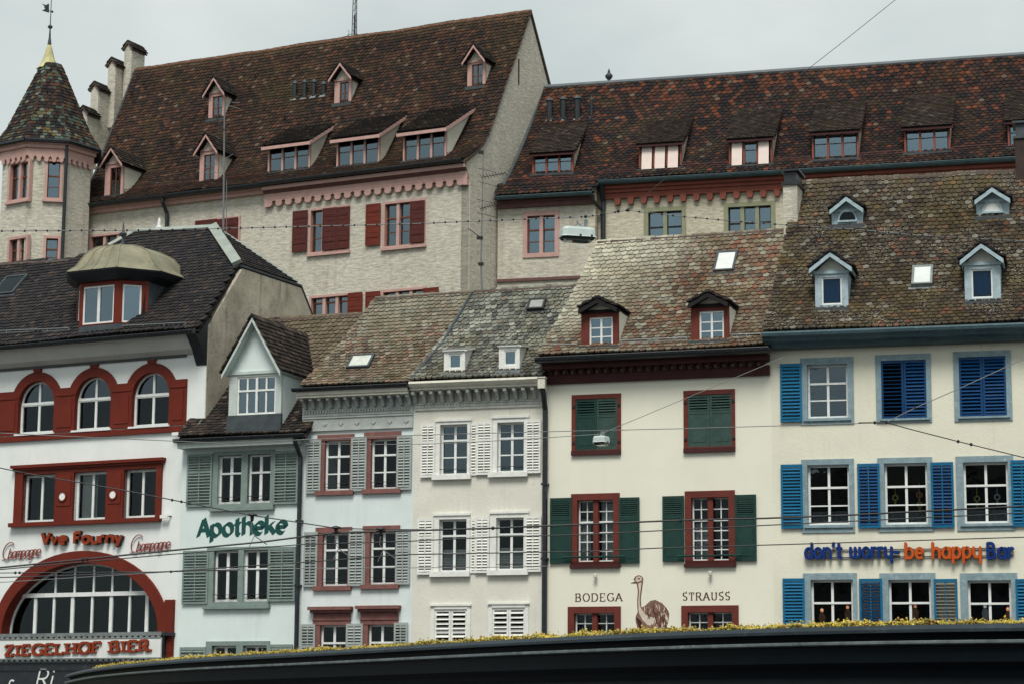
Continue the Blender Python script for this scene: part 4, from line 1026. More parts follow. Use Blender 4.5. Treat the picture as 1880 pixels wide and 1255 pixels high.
def fill1(mb):
    for c, zs, ra, rb, zt in arch_fill:
        n = 16
        for k in range(n):
            xa, xb = c-ra*math.cos(math.pi*k/n), c-ra*math.cos(math.pi*(k+1)/n); za, zb = zs+rb*math.sin(math.pi*k/n), zs+rb*math.sin(math.pi*(k+1)/n)
            mb.add([(xa,0,za),(xb,0,zb),(xb,0,zt),(xa,0,zt),(xa,.3,za),(xb,.3,zb)], [(0,1,2,3),(0,4,5,1)])
H.wall(-.2, sx-.012, 0, zc0+.3, M_H1W, .3, extra=fill1)
# copper-domed turret dormer
u_, yd, zb_, t_ = R1.hit(182, 597); yd -= .38
q = H.rect(147, 516, 217, 597, yd); cxd = (q[0]+q[1])/2; hw = (q[1]-q[0])/2; z0, z1 = q[2], q[3]
fc = [(cxd-hw-.60, yd+.62), (cxd-hw, yd), (cxd+hw, yd), (cxd+hw+.62, yd+.62)]
bw = MB(); bw.prismz([fc[0], fc[1], fc[2], fc[3], (fc[3][0], yd+3.2), (fc[0][0], yd+3.2)], z0-.55, z0+.02)
trt = bw.build('turret_dormer', M_DZINC, H.root)
def face(A, B, win, nm):
    A, B = Vector((A[0], A[1], 0)), Vector((B[0], B[1], 0)); L_ = (B-A).length; e = empty(nm); e.parent = trt; e.location = (A.x, A.y, 0); e.rotation_euler = (0, 0, math.atan2(B.y-A.y, B.x-A.x))
    w0, w1 = win; mb = MB(); mb.box(0, w0, 0, .1, z0, z1); mb.box(w1, L_, 0, .1, z0, z1); mb.box(w0, w1, 0, .1, z1-.14, z1); mb.box(w0, w1, 0, .1, z0, z0+.05)
    # windows on turned faces: built in the face's own frame, then carried over
    mm = Matrix.Translation((A.x, A.y, 0)) @ Matrix.Rotation(math.atan2(B.y-A.y, B.x-A.x), 4, 'Z')
    o = mb.build('turret_face', M_RED, trt); o.matrix_local = mm
    fm_ = MB(); f = .055; a, b, c, d = w0, w1, z0+.05, z1-.14
    fm_.box(a, a+f, .03, .09, c, d); fm_.box(b-f, b, .03, .09, c, d); fm_.box(a, b, .028, .09, c, c+f); fm_.box(a, b, .028, .09, d-f, d)
    n = 2 if b-a > .7 else 1
    if n == 2: fm_.box((a+b)/2-.045, (a+b)/2+.045, .02, .09, c, d)
    o = fm_.build('turret_sash', M_WHITE, trt); o.matrix_local = mm
    for i in range(n):
        x0_, x1_ = a+(b-a)*i/n, a+(b-a)*(i+1)/n
        o = MB().box(x0_+.03, x1_-.03, .055, .06, c+.03, d-.03).build('pane', G_SKY, trt); o.matrix_local = mm
    o = MB().box(a-.02, b+.02, .35, .4, c, d).build('interior', M_ROOM, trt); o.matrix_local = mm
    bpy.data.objects.remove(e, do_unlink=True)
Lc = math.hypot(.6, .62)
face(fc[0], fc[1], (.2, Lc-.16), 'a'); face(fc[1], fc[2], (.10, 2*hw-.16), 'b'); face(fc[2], fc[3], (.12, Lc-.18), 'c')
MB().prismx([(yd+.62, z0-.2), (yd+.62, z1), (R1.yz(z1), z1), (R1.yz(z0), z0-.2)], fc[3][0]-.06, fc[3][0]).build('cheek', M_DZINC, trt)
# eave ring and dome
cyd = yd+1.05; Rw = hw+1.02
oct_ = [(cxd-hw-.95, yd+.66), (cxd-hw-.16, yd-.34), (cxd+hw+.16, yd-.34), (cxd+hw+.95, yd+.66), (cxd+hw+.95, yd+2.6), (cxd-hw-.95, yd+2.6)]
ins = lambda f: [(cxd+(x-cxd)*f, cyd+(y-cyd)*f) for x, y in oct_]
def loft(name, rings, mat, parent):
    mb = MB(); n = 6; vs = []
    for f, z in rings: vs += [(x, y, z) for x, y in ins(f)]
    fs = [(i*n+k, i*n+(k+1) % n, (i+1)*n+(k+1) % n, (i+1)*n+k) for i in range(len(rings)-1) for k in range(n)]
    mb.add(vs, fs+[tuple(range(n-1, -1, -1)), tuple(range((len(rings)-1)*n, len(rings)*n))]); return mb.build(name, mat, parent)
zt = H.uv(197, 455, cyd)[1]; e0 = z1
loft('dome_eave', [(.84, e0-.02), (.97, e0+.10), (1.04, e0+.22), (1.05, e0+.27)], M_BLACK, trt)
dh = zt-(e0+.27)
fv = R1.hit(286, 425); fp_ = (R1.hit(286, 426)[0], yr+.3, pr_.z-.1)
MB().lathe([(.10, 0), (.10, .25), (.05, .3), (.13, .36), (.13, .42), (.06, .46), (.05, .62), (.015, .72)], fp_, 10).build('ridge_vent_finial', M_WHITE, H.root)
loft('copper_dome', [(1.06, e0+.27), (1.03, e0+.31), (.90, e0+.27+dh*.18), (.80, e0+.27+dh*.40), (.68, e0+.27+dh*.68), (.50, e0+.27+dh*.86), (.25, e0+.27+dh*.97), (.03, zt)], M_COPPER, trt)
rb = MB()
for i in range(6):
    pts = []
    for f, z in [(1.06, e0+.275), (.90, e0+.28+dh*.18), (.80, e0+.28+dh*.40), (.68, e0+.28+dh*.68), (.50, e0+.28+dh*.86), (.25, e0+.28+dh*.97), (.03, zt+.01)]:
        x, y = ins(f)[i]; pts.append((x, y, z))
    rb.tube(pts, .022, 4)
for fx in (.25, .5, .75):
    pts = []
    for f, z in [(1.06, e0+.275), (.90, e0+.275+dh*.18), (.80, e0+.275+dh*.40), (.68, e0+.275+dh*.68), (.50, e0+.275+dh*.86), (.25, e0+.275+dh*.97)]:
        A, B = ins(f)[1], ins(f)[2]; pts.append((A[0]+(B[0]-A[0])*fx, A[1], z))
    rb.tube(pts, .016, 4)
rb.build('dome_seams', M_COPPER, trt)
MB().lathe([(.07, -.05), (.05, .1), (.03, .25), (.10, .33), (.12, .38), (.05, .44), (.03, .55), (.012, .72)], (cxd, cyd, zt), 10).build('dome_finial', M_DZINC, trt)

# ================================================================ HOUSE 2
H = H2
R2 = Roof(H, (336, 806), (562, 793), (512, 591), (667, 577), slope=47, over=.40, flare=.25)
R2.uL0 = 0.05; R2.uL1 = 0.02
R2.build(C2, TM_DARK, w=.17, exp=.155, tip='round', ridge=M_RIDGE, seed=2, gables=[(.06, M_H2W)])
zE = R2.ze
gutter(H, -.02, H.uv(560, 796, -.5)[0], -.47, zE-.03, M_BLACK, .085)
MB().box(0.05, H.len+.02, -.40, -.02, zE-.27, zE-.14).box(.05, H.len+.02, -.43, -.38, zE-.16, zE-.10).build('eave_board', M_H2L, H.root)
def rows2(L, R_, sl, sr, mid, fr, sill=True, blind=False):
    f0, f1, fz0, fz1 = H.rect(*fr)
    ws = [H.rect(*L), H.rect(*R_)]; z0 = (ws[0][2]+ws[1][2])/2; z1 = (ws[0][3]+ws[1][3])/2
    mb = MB(); xs = [f0, ws[0][0], ws[0][1], ws[1][0], ws[1][1], f1]
    for i in (0, 2, 4): mb.box(xs[i], xs[i+1], -.05, .10, z0, z1)
    mb.box(f0, f1, -.05, .10, z1, fz1); mb.box(f0, f1, -.05, .1, z0-.10, z0); mb.box(f0-.06, f1+.04, -.12, 0, z0-.20, z0-.1)
    mb.build('window_frame', M_H2G, H.root)
    for w in ws:
        o = window(H, w[0], w[1], z0, z1, rec=.08, fw=.06, cols=2, rows={0: (), 1: ()}, trans=.36, bar=.045, fm=M_WHITE)
        g = MB()                                # little wrought guard at the foot of the window
        xm = (w[0]+w[1])/2
        for s_ in (-1, 1): g.tube([(xm, .0, z0+.08), (xm+s_*(w[1]-w[0])*.45, .0, z0+.22)], .010, 4)
        g.tube([(w[0], 0, z0+.20), (w[1], 0, z0+.20)], .010, 4); g.build('window_guard', M_IRON, o)
    for s_ in (sl, sr):
        a, b, c, d = H.rect(*s_); shutter(H, a, b, c, d, M_H2G, -.06, cols=2, split=(.66,), pitch=.085, tilt=58)
rows2((401, 835, 444, 925), (455.5, 833, 497.5, 922), (345, 833, 391, 929.5), (504, 827, 549, 924.5), None, (392, 827, 504, 929))
rows2((393, 1010, 438, 1105), (448, 1008, 492.5, 1102), (337, 1010, 384, 1108), (495, 1003, 544, 1103), None, (380, 1003, 496, 1108))
rows2((389, 1185, 434, 1275), (446, 1183, 490, 1273), (331, 1187, 378, 1280), (495, 1182, 538, 1276), None, (378, 1176, 495, 1279))
H.wall(0, H.len, 0, zE+.1, M_H2W)
lt = empty('lettering'); lt.parent = H.root; u0, z0 = H.uv(363, 984.5, -.004); u1 = H.uv(526, 978, -.004)[0]; z1 = H.uv(526, 977, -.004)[1]; lt.location = (u0, -.004, z0)
capA = H.uv(383, 950, 0)[1]-z0
lettering(lt, 'Apotheke', u1-u0, capA*.96, M_H2T, 'nib', .112, .004, gap=.13, rise=(z1-z0)/(u1-u0))
# black downpipe between houses 2 and 3
up_ = H.uv(551, 900, -.1)[0]
downpipe(H, [(H.len+.0, -.45, zE-.05), (H.len+.0, -.40, zE-.25), (up_, -.12, zE-.62), (up_, -.12, .1)], M_BLACK, .065)
d2 = dormer_gable(H, R2, (420, 683, 516, 791), (465.5, 586), (407, 687), (525, 684), (435, 690, 506, 760), M_H2L, M_H2W, M_H2W, C2D, TM_DARK, M_H2L,
     wkw=dict(lights=2, cols=2, rows={0: (), 1: ()}, trans=.36, fw=.05, bar=.05, glass=G_SKY, fm=M_WHITE), over=.28, jamb=.12, singles=160)
ua, ub, uz0, uz1 = H.rect(420, 760, 516, 791, R2.hit(468, 791)[1]); ydd = R2.hit(468, 791)[1]
MB().box(ua-.03, ub+.03, ydd-.07, ydd+.02, uz0-.05, uz1-.01).build('zinc_apron', M_DZINC, d2)
MB().tube([tuple(Vector(R2.hit(364, 787)[:3])+Vector((-.05,-.03,.06))), tuple(Vector(R2.hit(392, 752)[:3])+Vector((-.05,-.03,.06))), tuple(Vector(R2.hit(424, 702)[:3])+Vector((-.05,-.03,.06)))], .02, 5).build('flashing_cable', M_ZINC, H.root)

# ================================================================ HOUSE 3
H = H3
R3 = Roof(H, (552, 713), (757, 702), (690, 550), (872, 539), slope=47, over=.42, flare=.2)
ul3 = H.uv(550, 713, -.42)[0]; R3.uL0 = ul3; 
R3.build(C3, TM_OLD, w=.165, exp=.145, tip='round', ridge=M_RIDGE, seed=3, gables=[(.08, M_H3W)])
zE = R3.ze
gutter(H, -.10, H.len, -.50, zE-.02, M_BLACK, .085)
MB().box(-.02, H.len-.05, -.46, .0, zE-.20, zE-.10).box(-.02, H.len-.05, -.42, .0, zE-.27, zE-.197).build('cornice', M_CREAM, H.root)
def brackets(H, x0, x1, n, zt, h, mat, d=.36, w=.085):
    mb = MB().prismx([(0, zt), (-d, zt), (-d, zt-h*.28), (-d*.62, zt-h*.42), (-d*.42, zt-h*.78), (-d*.34, zt-h), (0, zt-h)], -w/2, w/2); me = mb.mesh('bracket'); me.materials.append(mat)
    for i in range(n): inst('bracket', me, H.root, (x0+(x1-x0)*i/(n-1), -.001, 0))
zb = zE-.272
brackets(H, .12, H.len-.1, 13, zb, .27, M_GREYST)
dn = MB(); k = .06
while k < H.len-.12: dn.box(k, k+.045, -.09, -.0, zb-.40, zb-.33); k += .085
dn.box(.03, H.len-.03, -.05, 0, zb-.48, zb-.29)
dn.box(.03, H.len-.03, -.07, 0, zb-.90, zb-.855).box(.03, H.len-.03, -.045, 0, zb-.855, zb-.55).box(.03, H.len-.03, -.075, 0, zb-.55, zb-.505); dn.build('frieze', M_GREYST, H.root)
for i in range(7):
    x = .22+(H.len-.44)*i/6; MB().prism([(x-.07, zb-.70), (x, zb-.63), (x+.07, zb-.70), (x, zb-.77)], -.07, -.04).build('frieze_lozenge', M_GREYST, H.root)
def win3(w, lint, sill, hood=None):
    u0, u1, z0, z1 = H.rect(*w)
    o = window(H, u0, u1, z0, z1, rec=.10, fw=.055, cols=2, rows={0: (.52,), 1: ()}, trans=.31, bar=.036, fm=M_WHITE)
    j = MB(); j.box(u0-.14, u0+.003, -.03, .09, z0, z1+.02); j.box(u1-.003, u1+.14, -.03, .09, z0, z1+.02)
    if lint: a, b, c, d = H.rect(*lint); j.box(a, b, -.05, .09, z1-.003, d)
    if sill: a, b, c, d = H.rect(*sill); j.box(a, b, -.10, .09, z0-.12, z0+.003)
    if hood: 
        a, b, c, d = H.rect(*hood[0]); j.box(a, b, -.22, 0, c, d); j.box(a+.05, b-.05, -.15, 0, c-.07, c+.002); e, f, g, h = H.rect(*hood[1]); j.box(e, f, -.045, .09, z1-.003, c-.069); j.box(e-.02, f+.02, -.07, 0, z1+.12, z1+.16)
    j.build('stone_surround', M_PINKST, o)
    g = MB()
    for kz in (.10, .20): g.tube([(u0, -.01, z0+kz), (u1, -.01, z0+kz)], .009, 4)
    g.build('window_guard', M_IRON, o)
win3((596, 807, 643, 900), (584, 797, 651, 806), (580, 905, 650, 913)); win3((681, 804, 728, 897), (669.5, 792, 737, 800), (666, 901, 737, 909))
win3((592, 977, 639, 1075), (580.5, 967, 647, 976), (576, 1077, 646, 1085)); win3((679, 974, 726, 1072), (667, 964, 735, 973), (663, 1074, 733, 1083))
win3((587, 1146, 635, 1250), None, (571, 1250, 642, 1258), ((570, 1113, 649, 1119), (576, 1121, 644, 1142))); win3((675, 1145, 723, 1249), None, (660, 1249, 732, 1257), ((657, 1111, 737, 1117), (663, 1119, 731.5, 1140)))
for r in ((564, 807, 590.5, 905), (646, 801.5, 674.5, 901), (730, 799, 757, 898.5), (559, 976, 584, 1076.5), (641.5, 973, 669, 1075), (728, 972, 754, 1072), (553, 1145, 579.5, 1252), (636.5, 1144, 667, 1250), (724.5, 1142, 749.5, 1248)):
    shutter(H, *H.rect(*r), M_H3S, -.06, cols=2, split=(.62,), pitch=.08, tilt=60 if r[0] in (559, 553, 724.5) else 40)
H.wall(0, H.len, 0, zE+.1, M_H3W)
skylight(H, R3, (643, 657, 684, 680), M_DZINC, solid('wired_glass', (.55,.58,.52), .25, .2, 6), lift=.13)
a, b = Vector(R3.hit(756, 699)[:3]), Vector(R3.hit(815, 632)[:3]); c_ = Vector(R3.hit(868, 541)[:3])
MB().tube([a+Vector((0,-.05,.06)), b+Vector((0,-.05,.06)), c_+Vector((0,-.05,.06))], .045, 5).build('valley_flashing', M_DZINC, H.root)

# ================================================================ HOUSE 4
H = H4
R4 = Roof(H, (752, 702), (996, 690), (872, 540), (1075, 524), slope=47, over=.42, flare=.15)
R4.uL0 = -.03
R4.build(C4, TM_PALE, w=.165, exp=.16, tip='round', ridge=M_RIDGE, seed=4)
zE = R4.ze
gp = [(-.02, zE-.02), (-.52, zE-.0), (-.54, zE-.06), (-.48, zE-.13), (-.40, zE-.17), (-.40, zE-.22), (-.02, zE-.24)]
MB().prismx(gp, .0, H.uv(987, 697, -.5)[0]).build('box_gutter', M_CREAM, H.root)
hx0, hx1, hz0, hz1 = H.rect(987.5, 693, 1000.5, 712, -.5); MB().box(hx0, hx1, -.52, -.36, hz0, hz1).box(hx0-.02, hx1+.02, -.54, -.34, hz1, hz1+.03).build('rainwater_hopper', M_CREAM, H.root)
zb = zE-.242; brackets(H, .06, H.uv(980, 720, -.2)[0], 14, zb, .30, M_GREYST, .36, .09)
dn = MB(); k = .05
while k < H.len-.12: dn.box(k, k+.05, -.075, 0, zb-.42, zb-.37); k += .095
dn.box(.02, H.len-.06, -.045, 0, zb-.50, zb-.32).box(.02, H.len-.06, -.07, 0, zb-.345, zb-.30); dn.build('dentil_course', solid('pale_stone', (.50,.51,.47), .8, .2, 5), H.root)
def win4(w, sur, sill, blind=False):
    u0, u1, z0, z1 = H.rect(*w); s0, s1, s2, s3 = H.rect(*sur)
    o = window(H, u0, u1, z0, z1, rec=.13, fw=.05, cols=2, rows={0: (.5,), 1: ()}, trans=.30, bar=.035, fm=M_WHITE, glass=G_MID if not blind else G_OLD, blind=(0, .42, M_BLIND) if blind else None)
    j = MB(); j.box(s0, u0+.003, -.04, .12, z0, z1); j.box(u1-.003, s1, -.04, .12, z0, z1); j.box(s0, s1, -.04, .12, z1-.003, s3); j.box(s0-.015, s1+.015, -.075, 0, s3-.04, s3+.02)
    a, b, c, d = H.rect(*sill); j.box(a, b, -.13, .12, z0-.13, z0+.003); j.build('window_surround', M_H4F, o)
    g = MB().tube([(u0, -.02, z0+.16), (u1, -.02, z0+.16)], .011, 4); g.build('window_rail', M_IRON, o)
win4((808, 778, 858.5, 871), (800, 770, 865.5, 872), (795, 871, 866, 880)); win4((913, 774, 962.5, 866), (904, 764, 971, 868), (898, 869, 970, 878))
win4((806, 952, 857, 1049), (796, 943, 863, 1050), (791, 1053, 864, 1061), True); win4((911, 949, 962, 1046), (900, 939, 971, 1047), (896, 1051, 971, 1059), True)
for r in ((773.5, 778, 800, 876), (876, 774, 905, 871), (966, 770, 994, 868), (767.5, 951, 797, 1054), (874, 949, 899.5, 1051), (965, 946, 994.5, 1049)): shutter(H, *H.rect(*r), M_H4F, -.065, cols=2, split=(.66,), pitch=.08)
for r in ((863, 776, 877, 872), (864, 951, 875, 1051)): shutter(H, *H.rect(*r), M_H4F, -.025, cols=1, split=(.66,), pitch=.08, th=.03)
for r, t_ in (((791, 1110, 864, 1215), 24), ((897, 1107, 971, 1213), 22)):
    u0, u1, z0, z1 = H.rect(*r); H.holes.append((u0+.1, u1-.1, z0, z1-.1))
    j = MB(); j.box(u0, u0+.103, -.04, .06, z0, z1); j.box(u1-.103, u1, -.04, .06, z0, z1); j.box(u0, u1, -.04, .06, z1-.103, z1); j.box(u0-.02, u1+.02, -.07, 0, z1-.02, z1+.03); q = j.build('shuttered_window', M_H4F, H.root)
    MB().box(u0, u1, .45, .5, z0, z1).build('interior', M_ROOM, q)
    um = (u0+u1)/2
    for a, b in ((u0+.1, um-.004), (um+.004, u1-.1)): shutter(H, a, b, z0, z1-.1, M_H4F, .02, split=(.57,), pitch=.135, tilt=60)
H.wall(0, H.len, 0, zE+.1, M_H4W)
up_ = H.uv(1001, 800, -.12)[0]; uh = (hx0+hx1)/2
downpipe(H, [(uh, -.44, hz0), (uh+.03, -.38, hz0-.15), (up_, -.13, hz0-.55), (up_, -.13, .1)], M_BLACK, .075)
for fr_, rc, wr in (((815, 641, 853.5, 688), (886, 636), (824, 649, 846.5, 676)), ((916, 633, 954, 682.5), (984, 633), (925, 642, 947.5, 670))):
    dormer_shed(H, R4, fr_, rc, 1, M_H4F, M_H4F, C4, TM_PALE, wkw=dict(mullion=None, rows=(), glass=G_SKY), over=.03, tiles=False, ext=.03, winrect=wr, th=.03, eb=.04, flash=M_ZINC)
skylight(H, R4, (971, 555, 1002, 574), M_IRON, solid('grey_wired_glass', (.36,.37,.35), .3, .2, 6), lift=.13)

# ================================================================ HOUSE 5
H = H5
R5 = Roof(H, (986, 656), (1415, 637), (1098, 443), (1448, 429), slope=46, over=.50, flare=.18)
R5.build(C5, TM_OLD, w=.175, exp=.165, tip='round', ridge=M_RIDGE, seed=5, gables=[(.05, M_H5W)])
zE = R5.ze; xe = H.uv(1413, 640, -.55)[0]
gutter(H, H.uv(984, 660, -.58)[0], xe, -.58, zE-.03, M_BLACK, .14)
zk = H.uv(1210, 697)[1]
MB().box(.02, H.len-.02, -.10, 0, zk, zk+.26).box(.02, H.len-.02, -.40, 0, zE-.30, zE-.17).box(.02, H.len-.02, -.46, 0, zE-.175, zE-.10).build('cornice', M_H5D, H.root)
brackets(H, .2, H.len-.2, 26, zE-.30, max(.15, zE-.30-zk-.26), M_H5D, .32, .09)
def frame5(r, th=.13, mull=None):
    return H.rect(*r)
def closed5(r, lv, m1, m2):
    u0, u1, z0, z1 = H.rect(*r); a, b, c, d = H.rect(*lv); H.holes.append((a, b, c, d))
    j = MB(); j.box(u0, a+.003, -.04, .1, z0, z1); j.box(b-.003, u1, -.04, .1, z0, z1); j.box(a+.003, b-.003, -.04, .1, d-.003, z1); j.box(a+.003, b-.003, -.05, .1, z0+.1, c+.003); o = j.build('shuttered_window', M_H5R, H.root)
    MB().box(u0, u1, -.09, .1, z0-.02, z0+.1).build('sill', M_H5D, o)
    MB().box(a, b, .3, .35, c, d).build('interior', M_ROOM, o)
    um = (a+b)/2
    shutter(H, a, um-.005, c, d, m1, .0, 'half', split=(.66,), pitch=.07); shutter(H, um+.005, b, c, d, m2, -.005, 'half', split=(.66,), pitch=.07)
    for x in (a-.05, b+.05):
        for zz in (c+(d-c)*.15, c+(d-c)*.86): MB().box(x-.035, x+.035, -.07, -.035, zz-.03, zz+.03).build('hinge', M_IRON, o)
M_H5G2 = solid('faded_green_paint', (.042,.085,.072), .6, .25, 5, (.075,.11,.095), .5)
closed5((1050, 723, 1140.5, 833), (1057, 731, 1134, 825), M_H5G, M_H5G2); closed5((1255.5, 715, 1350, 828), (1263, 723, 1344, 819), M_H5G2, M_H5G2)
def win5(r, sh, low=False):
    u0, u1, z0, z1 = H.rect(*r); f = .17
    o = window(H, u0+f, u1-f, z0+.14, z1-f, rec=.13, lights=2, cols=2, rows={0: (.25, .5, .75), 1: (.5,)} if not low else (.5,), trans=None if low else .35, fw=.04, bar=.026, fm=M_WHITE,
        mullion=(.14, M_H5R, .02), curtain=None if low else [(.0, .3, 0, .7, M_CURT), (.62, 1, 0, .95, M_CURT)] if sh == 1 else [(.05,.45,0,.6,M_CURT)], sur=(f, M_H5R, .045, .14))
    MB().box(u0-.02, u1+.02, -.10, 0, z0-.03, z0+.06).build('sill', M_H5D, o)
    if not low: MB().tube([(u0-.18, -.16, z0+.26), (u1+.18, -.16, z0+.26)], .028, 6).build('flower_rail', M_H5G, o)
win5((1049, 905, 1138, 1040), 1); win5((1258, 900, 1350, 1038), 2)
win5((1043, 1112.5, 1140, 1172), 0, True); win5((1251.5, 1110.5, 1356.5, 1170), 0, True)
for r in ((1011, 913.5, 1050.5, 1033.5), (1138, 912.5, 1175, 1033), (1217.5, 910, 1257, 1030), (1350.5, 907.5, 1389.5, 1029)): shutter(H, *H.rect(*r), M_H5G, -.06, 'half', split=(.68,), pitch=.055)
H.wall(0, H.len, 0, zE+.1, M_H5W)
for nm, xa, ya, xb, cap in (('BODEGA', 1056.5, 1103, 1142, 14.3), ('STRAUSS', 1253.5, 1101, 1340, 14)):
    l = empty('lettering'); l.parent = H.root; u0, z0 = H.uv(xa, ya, -.003); u1 = H.uv(xb, ya, -.003)[0]; l.location = (u0, -.003, z0); ch = H.uv(xa, ya-cap)[1]-z0
    lettering(l, nm, u1-u0, ch, M_TXT, 'serif', .032, .003, gap=.24, weight_thin=.012)
# wall spotlights
for i, (px, py) in enumerate(((1093, 1056.5), (1304, 1051.5))):
    u, z = H.uv(px, py, -.1); o = MB().lathe([(.02, -.0), (.05, .02), (.055, .10), (.04, .12)], (0, 0, -.06), 10).build('spotlight', solid('spot_white', (.6,.6,.55), .4), None)
    o.matrix_world = Matrix.Translation(H.world(u, -.12, z)); MB().box(-.02, .02, 0, .12, -.02, .02).build('bracket', M_IRON, o).rotation_euler = (0, 0, H.rz)
    tag(o, ['small white spotlight on the ivory wall above the word BODEGA', 'small white spotlight on the ivory wall above the word STRAUSS'][i], 'spotlight', 'wall spotlights')
# painted ostrich (flat paint on the wall)
gx = lambda x, y: H.uv(980+x/3.9217, 880+y/3.9217, -.003)
os_ = [(735,725),(722,733),(700,742),(720,746),(738,745),(742,752),(750,800),(745,860),(746,925),(748,950),(733,985),(733,1020),(745,1060),(770,1110),(930,1110),(950,1075),(968,1025),(975,975),(957,925),(925,887),(875,863),(838,870),(805,903),(778,916),(770,905),(769,850),(778,790),(786,738),(790,710),(778,692),(757,685),(735,692),(722,708),(722,720)]
bird = MB().prism([gx(*p) for p in os_], 0, -.004).build('painted_ostrich', solid('ostrich_brown', (.27,.15,.115), .85, .3, 9), H.root)
lt_ = solid('ostrich_cream', (.62,.53,.44), .85, .2, 9); dk_ = solid('ostrich_dark', (.11,.045,.035), .85, .25, 9)
for poly_, nm in (([(752,745),(776,738),(770,790),(762,850),(764,905),(772,925),(800,965),(830,985),(870,990),(880,1020),(862,1050),(820,1045),(785,1010),(760,965),(754,930),(753,860),(759,800)], 'neck_and_breast'), ([(733,712),(742,698),(760,693),(776,703),(778,720),(764,730),(740,734)], 'face')):
    MB().prism([gx(*p) for p in poly_], -.0045, -.008).build(nm, lt_, bird)
st = MB(); rr = random.Random(4); sl_ = MB()
def brush(mb, pts, w, y): ribbon(mb, [gx(*p) for p in pts], lambda dx, dz: (-dz*w/2, dx*w/2), y, y+.002)
for k in range(70):
    a = rr.uniform(0, 1); x = 790+a*165; y = 905+rr.uniform(-20, 150)+abs(a-.5)*40
    if not inpoly(x, y, os_) or (x < 870 and y > 960): continue
    l = rr.uniform(25, 55); b_ = rr.uniform(-.35, .5); brush(dk_ and (st if k % 2 else sl_), [(x, y), (x+b_*l*.5+4, y+l*.5), (x+b_*l, y+l)], rr.uniform(.010, .03), -.0095-.0002*(k % 9))
for k in range(16): brush(st, [(738+k*2.2, 985+k*2), (748+k*2.6, 1030+k*3), (768+k*3.2, 1075+k*1.6)], .012, -.0098)
brush(st, [(735,700),(722,715),(724,724)], .014, -.0098); brush(st, [(701,742),(722,739),(738,738)], .013, -.0096); brush(st, [(748,712),(757,709),(766,713)], .03, -.0099)
brush(st, [(784,735),(777,790),(769,850),(771,905)], .014, -.0096); brush(st, [(744,750),(752,800),(747,860),(749,930)], .014, -.0097)
st.build('feather_strokes', dk_, bird); sl_.build('feather_lights', lt_, bird)
DK5 = dict(rows=(.33, .66), cols=2, fw=.045, bar=.03, glass=G_SKY, fm=M_WHITE)
M_DORT = solid('black_dormer_roof', (.018,.015,.016), .8, .3, 5)
for a in (((1067, 572, 1135, 639), (1100.5, 551), (1062, 568), (1140, 568), (1082, 582, 1125, 638)), ((1268.5, 561, 1338, 628.5), (1300, 540), (1263, 558.5), (1340, 556), (1284, 571, 1329, 628))):
    dormer_gable(H, R5, *a, M_H5R, M_H5W, M_H5R, C1, TM_DARK, M_DORT, wkw=DK5, over=.22, edge_mat=M_DORT, face=M_H5W)
skylight(H, R5, (1314, 467, 1352, 502), M_DZINC, solid('milky_glass', (.66,.68,.66), .2, .1, 4), lift=.1)
snow_rail(H, R5, (1010, 641), (1060, 640)); snow_rail(H, R5, (1142, 633), (1262, 628)); snow_rail(H, R5, (1345, 623), (1398, 621))

# ================================================================ HOUSE 6
H = H6
R6 = Roof(H, (1400, 611), (1990, 592), (1463, 342), (1990, 306), slope=47, over=.55, flare=.18)
R6.build(C6, TM_OLD, w=.175, exp=.165, tip='round', ridge=M_RIDGE, seed=6, gables=[(.03, M_H6W)])
zE = R6.ze; xe = R6.uL0
MB().prismx([(-.05, zE-.04), (-.66, zE+.02), (-.70, zE-.03), (-.68, zE-.10), (-.58, zE-.16), (-.56, zE-.22), (-.40, zE-.26), (-.36, zE-.34), (-.05, zE-.38)], xe, H.len).build('eave_gutter', M_H6G, H.root)
def fr6(r, w, rows, trans, glass=None, curtain=None, dark=False):
    u0, u1, z0, z1 = H.rect(*r); a, b, c, d = H.rect(*w)
    o = window(H, a, b, c, d, rec=.12, fw=.06, cols=2, rows=rows, trans=trans, bar=.034, fm=M_WHITE, glass=glass or G_DIM, curtain=curtain)
    j = MB(); j.box(u0, a+.003, -.035, .11, z0, z1); j.box(b-.003, u1, -.035, .11, z0, z1); j.box(a+.003, b-.003, -.035, .11, d-.003, z1); j.box(a+.003, b-.003, -.035, .11, z0, c+.003); j.box(a-.1, b+.08, -.085, 0, c-.07, c-.0); j.build('window_surround', M_H6F, o)
    return o
fr6((1470, 656, 1567.5, 778), (1482, 668, 1557, 767), {0: (.5,), 1: ()}, .34, G_MID)
def cl6(r, lv, dark=False):
    u0, u1, z0, z1 = H.rect(*r); a, b, c, d = H.rect(*lv); H.holes.append((a, b, c, d))
    j = MB(); j.box(u0, a+.003, -.035, .1, z0, z1); j.box(b-.003, u1, -.035, .1, z0, z1); j.box(a+.003, b-.003, -.035, .1, d-.003, z1); j.box(a+.003, b-.003, -.035, .1, z0, c+.003); j.box(a-.04, b+.08, -.085, 0, c-.05, c); o = j.build('shuttered_window', M_H6F, H.root)
    MB().box(a, b, .3, .35, c, d).build('interior', M_ROOM, o); um = (a+b)/2
    shutter(H, a, um-.005, c, d, M_H6N, .0, pitch=.095, tilt=74 if dark else 45); shutter(H, um+.005, b, c, d, M_H6N, -.004, pitch=.09, slatmat=None if not dark else M_H6N)
cl6((1608, 650, 1710, 775), (1618, 660.5, 1701, 767.5), True); cl6((1751, 644, 1857.5, 772), (1761, 654, 1847.5, 763.5))
W2 = [((1472, 842, 1569, 977), (1483, 852, 1560, 963)), ((1612, 839, 1713, 975), (1624, 849, 1703.5, 962)), ((1756, 836, 1862, 973), (1769, 847, 1852, 960))]
